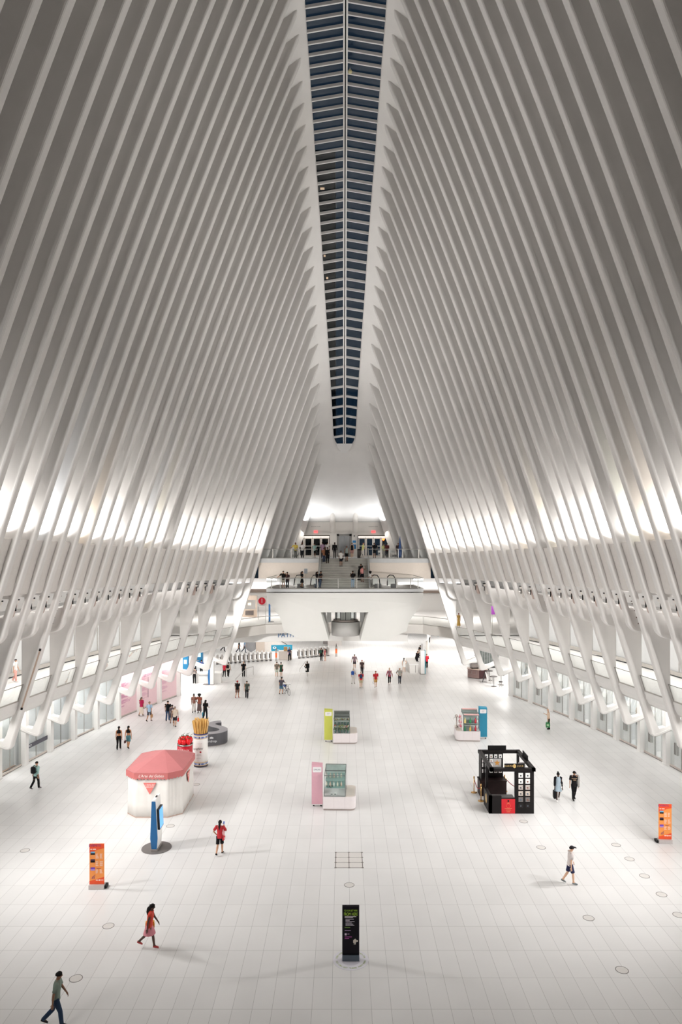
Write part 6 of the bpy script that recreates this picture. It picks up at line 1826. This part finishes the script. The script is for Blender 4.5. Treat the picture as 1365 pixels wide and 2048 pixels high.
i = person('bald man in a peach shirt looking at a phone by the right shops', 1098, 1459, 285, 1.72, ('long', 'E0C4AC', 1.3), ('trousers', '22201F'), '17161A', ('bald', 'C9A084'), LT, .05, ('phone', 'down'), 2)
hand_bag(i, -1, 'green printed tote bag held by the bald man in peach', '2F7A46', (.36, .16, .4), 'A9C9A0')
phone(i, 1, 'phone in the raised hand of the bald man in peach', '8FA2B8')
for px, py, a, b, lab in ((478, 1306, '20202A', '23283A', 'blurred person in black beyond the left turnstiles, the left one of two'), (489, 1305.5, '7F9CB8', '3A4656', 'blurred person in pale blue beyond the left turnstiles, the right one of two'), (447, 1303, '1B1C22', '1E1E26', 'dark figure glimpsed under a hooked column beyond the turnstiles')):
    i = person(lab, px, py, 80, 1.74, ('tee', a), ('trousers', b), '17161A', ('short', '2A211C'), TN, .7, ('swing', 'swing'), 6)
# --- lower deck
LD = dict(z0=DZ + .005)
i = person('man in black tee and khaki shorts on the lower deck, one arm raised', 567, 0, 178, 1.78, ('tee', '1A191B'), ('shorts', 'B9B0A0'), '3A3632', ('short', '1E1714'), TN, .15, ('rail', 'ear'), 0, Y=70.0, **LD)
i = person('woman in a dark red and black top close beside the man in khaki shorts', 575, 0, 170, 1.66, ('tee', '3A1F22'), ('trousers', '232630'), '1B191A', ('long', '17110F'), MD, .1, ('hold', 'down'), 0, Y=70.1, fem=True, **LD)
i = person('woman in black before the grey notice on the lower deck', 604.5, 0, 110, 1.68, ('tee', '1A181A'), ('skirt', '1C1A1D', .3), '1A1719', ('long', '14100F'), TN, .35, ('hold', 'down'), 0, Y=71.0, fem=True, **LD)
i = person('person in black holding a phone at the left foot of the stair', 641, 0, 120, 1.76, ('tee', '151416'), ('jeans', '2A3A52'), '17161A', ('short', '15100F'), MD, .1, ('phone', 'down'), 4, Y=70.0, **LD)
i = person('person with dark hair behind the left of the pair at the foot of the stair', 634.5, 0, 60, 1.68, ('tee', '241C1E'), ('jeans', '34455C'), '17161A', ('long', '15100F'), MD, .1, ('down', 'down'), 0, Y=70.5, fem=True, **LD)
i = person('man in black tee and light blue jeans facing the stair', 706, 0, 0, 1.78, ('tee', '171618'), ('jeans', '9DB2C6'), '8A8682', ('short', '15100F'), MD, .05, ('phone', 'phone'), 0, Y=70.3, **LD)
i = person('person in white tee and grey trousers at the right foot of the stair', 743.5, 0, 235, 1.72, ('tee', 'E6E2DE'), ('trousers', '8E8A88'), 'D9D4CF', ('afro', '17110F'), MD, .2, ('hold', 'hold'), 12, Y=70.6, **LD)
ST_ = lambda y: DZ + min(N, max(0, int((y - 71.4) / .3) + 1)) * (UZ - DZ) / N + .01
def onstair(lab, px, y, *a, **k): return person(lab, px, 0, *a, Y=y, z0=ST_(y), **k)
i = onstair('tall person in black bending over on the lower steps of the stair', 719, 72.45, 40, 1.78, ('tee', '171618'), ('trousers', '161518'), '17161A', ('short', '15100F'), MD, .1, ('down', 'lean'), 22)
i = onstair('woman in dark shorts beside the bending person on the lower steps', 725, 72.15, 10, 1.68, ('tank', 'C98A88'), ('shorts', '20202A'), '6A2A2A', ('bun', '17110F'), MD, .05, ('up', 'down'), 0, fem=True)
backpack(i, 'pink backpack on the woman in dark shorts on the stair', 'D9938F')
i = onstair('man in a white tee and dark shorts coming down the stair', 682.5, 74.85, 180, 1.74, ('tee', 'E9E5E1'), ('shorts', '1F2230'), '1A181A', ('cap', '17161A'), MD, .15, ('down', 'down'), 0)
hand_bag(i, -1, 'black cross-body bag on the chest of the man in the white tee', '191820', (.2, .1, .2), None, 'shoulder_bag', True)
i = onstair('person in a grey vest and dark shorts coming down the upper steps', 694, 75.75, 175, 1.74, ('tank', '8A9490'), ('shorts', '1E1C1E'), '2A2422', ('short', '5A2A22'), MD, .25, ('down', 'down'), 0)
i = onstair('woman in a black top and dusty pink shorts at the head of the stair', 704.5, 76.9, 180, 1.72, ('tank', '17161A'), ('shorts', 'B98A84'), 'E3DEDA', ('tail', '6A3A2A'), LT, .25, ('down', 'down'), 0, fem=True)
i = onstair('man all in black standing before the lift doors at the head of the stair', 670, 77.2, 178, 1.78, ('long', '18171A'), ('trousers', '3A3838'), '17161A', ('short', '15100F'), DK, .05, ('down', 'down'), 0)
i = onstair('person in blue jeans among the group at the left of the stair head', 648.5, 75.6, 170, 1.7, ('tee', 'A06A4A'), ('jeans', '27344C'), 'D3CFCB', ('short', '17110F'), MD, .1, ('fold', 'down'), 0)
i = onstair('woman in a long black coat among the group at the left of the stair head', 655.5, 75.4, 185, 1.74, ('coat', '141316'), ('leggings', '17161A'), '17161A', ('long', '120E0D'), MD, .15, ('down', 'hold'), 0, fem=True)
i = onstair('man in a mauve shirt at the back of the group at the stair head', 645.5, 77.3, 180, 1.82, ('tee', '9A7E94'), ('trousers', '3A3638'), '17161A', ('short', '17110F'), DK, .05, ('down', 'down'), 0)
i = onstair('person in a white shirt at the back of the group at the stair head', 655.5, 77.8, 180, 1.8, ('tee', 'E9E4E2'), ('trousers', '2A2830'), '17161A', ('cap', '17161A'), MD, .05, ('down', 'hold'), 0)
# --- upper deck
UD = dict(z0=UZ + .005)
i = person('man in a yellow polo shirt leaning on the upper deck rail on the left', 591.5, 0, 180, 1.76, ('tee', 'C9B04E', .9), ('trousers', '6A6A66'), '2A2826', ('short', '4A1F18'), MD, .05, ('rail', 'down'), 0, Y=77.3, **UD)
i = person('man in a white vest over a dark top at the left upper rail', 605, 0, 182, 1.76, ('tee', 'DAD6D4'), ('trousers', '1B1E28'), '17161A', ('short', '4A1F18'), DK, .05, ('hip', 'hip'), 0, Y=77.3, **UD)
i = person('person in a pale teal shirt and black shorts before the left doors', 629, 0, 0, 1.68, ('tee', '93B5B0'), ('shorts', '1D1C20'), '17161A', ('short', '15100F'), MD, .2, ('hold', 'hold'), 0, Y=78.2, **UD)
i = person('worker in a bright pale yellow vest and white trousers at the right doors', 726, 0, 70, 1.74, ('tee', 'EDEFA0'), ('trousers', 'EDE6DC'), 'E0D6CC', ('short', 'C98A62'), LT, .3, ('hold', 'hold'), 6, Y=78.4, **UD)
i = person('person in black shirt and dark shorts at the upper deck rail on the right', 749.5, 0, 200, 1.74, ('tee', '1B1A1E'), ('shorts', '24262E'), '17161A', ('short', '17110F'), MD, .1, ('phone', 'hip'), 0, Y=77.5, **UD)
i = person('person in a maroon top sitting back at the right cafe chairs of the upper deck', 774.5, 0, 190, 1.7, ('long', '5E1A20'), ('trousers', '2A2628'), '17161A', ('short', '17110F'), DK, .05, ('fold', 'fold'), 0, Y=78.4, **UD)
i = person('person in pale yellow beside the person in maroon on the upper deck', 768, 0, 150, 1.64, ('long', 'DADB9A'), ('trousers', 'C9C5BE'), '9A948E', ('short', '4A3026'), LT, .05, ('hold', 'down'), 0, Y=78.9, **UD)
i = person('person mostly hidden behind the dark blue pylon on the upper deck', 797, 0, 180, 1.7, ('long', '3A2A28'), ('trousers', '232124'), '17161A', ('short', '8A5A44'), TN, .05, ('down', 'down'), 0, Y=79.0, **UD)
# --- galleries
GD = dict(z0=5.11)
i = person('woman with black hair and a pink skirt on the right gallery behind a column', 1152, 0, 270, 1.68, ('tank', 'D9A088'), ('skirt', 'F0AFB0', .33), 'D9B8A4', ('long', '15100F'), TN, .4, ('down', 'down'), 0, Y=68.2, fem=True, **GD)
i = person('woman in a long yellow dress on the right gallery behind a far column', 918, 0, 180, 1.7, ('robe', 'EFC26A', .3), ('none', 'FFFFFF'), 'C9A084', ('long', '7A3A3A'), LT, .2, ('down', 'down'), 0, Y=83.4, fem=True, z0=5.21)
i = person('person in a white top and salmon trousers on the near left gallery', 31, 0, 90, 1.7, ('tee', 'F0ECEA'), ('trousers', 'F2B5AA'), 'E9D9D2', ('short', '4A4648'), LT, .4, ('swing', 'swing'), 0, Y=51.0, **GD)

# grow the skinned bodies and keep them as plain meshes
bpy.context.view_layer.update()
dg = bpy.context.evaluated_depsgraph_get()
grown = [(b, bpy.data.meshes.new_from_object(b.evaluated_get(dg), depsgraph=dg)) for b in BODIES]
for b, me in grown:
    old = b.data
    b.modifiers.clear()
    b.data = me
    me.polygons.foreach_set('use_smooth', [True] * len(me.polygons))
    bpy.data.meshes.remove(old)

# ================================================================== lettering curves become meshes
for o in [o for o in list(SC.objects) if o.type == 'FONT']:
    me = bpy.data.meshes.new_from_object(o)
    n = bpy.data.objects.new('tmp', me)
    COL.objects.link(n)
    n.parent = o.parent; n.location = o.location; n.rotation_euler = o.rotation_euler; n.scale = o.scale
    for k_ in o.keys():
        if k_ in ('label', 'category', 'group', 'kind'): n[k_] = o[k_]
    nm = o.name
    cu = o.data
    bpy.data.objects.remove(o); bpy.data.curves.remove(cu)
    n.name = nm
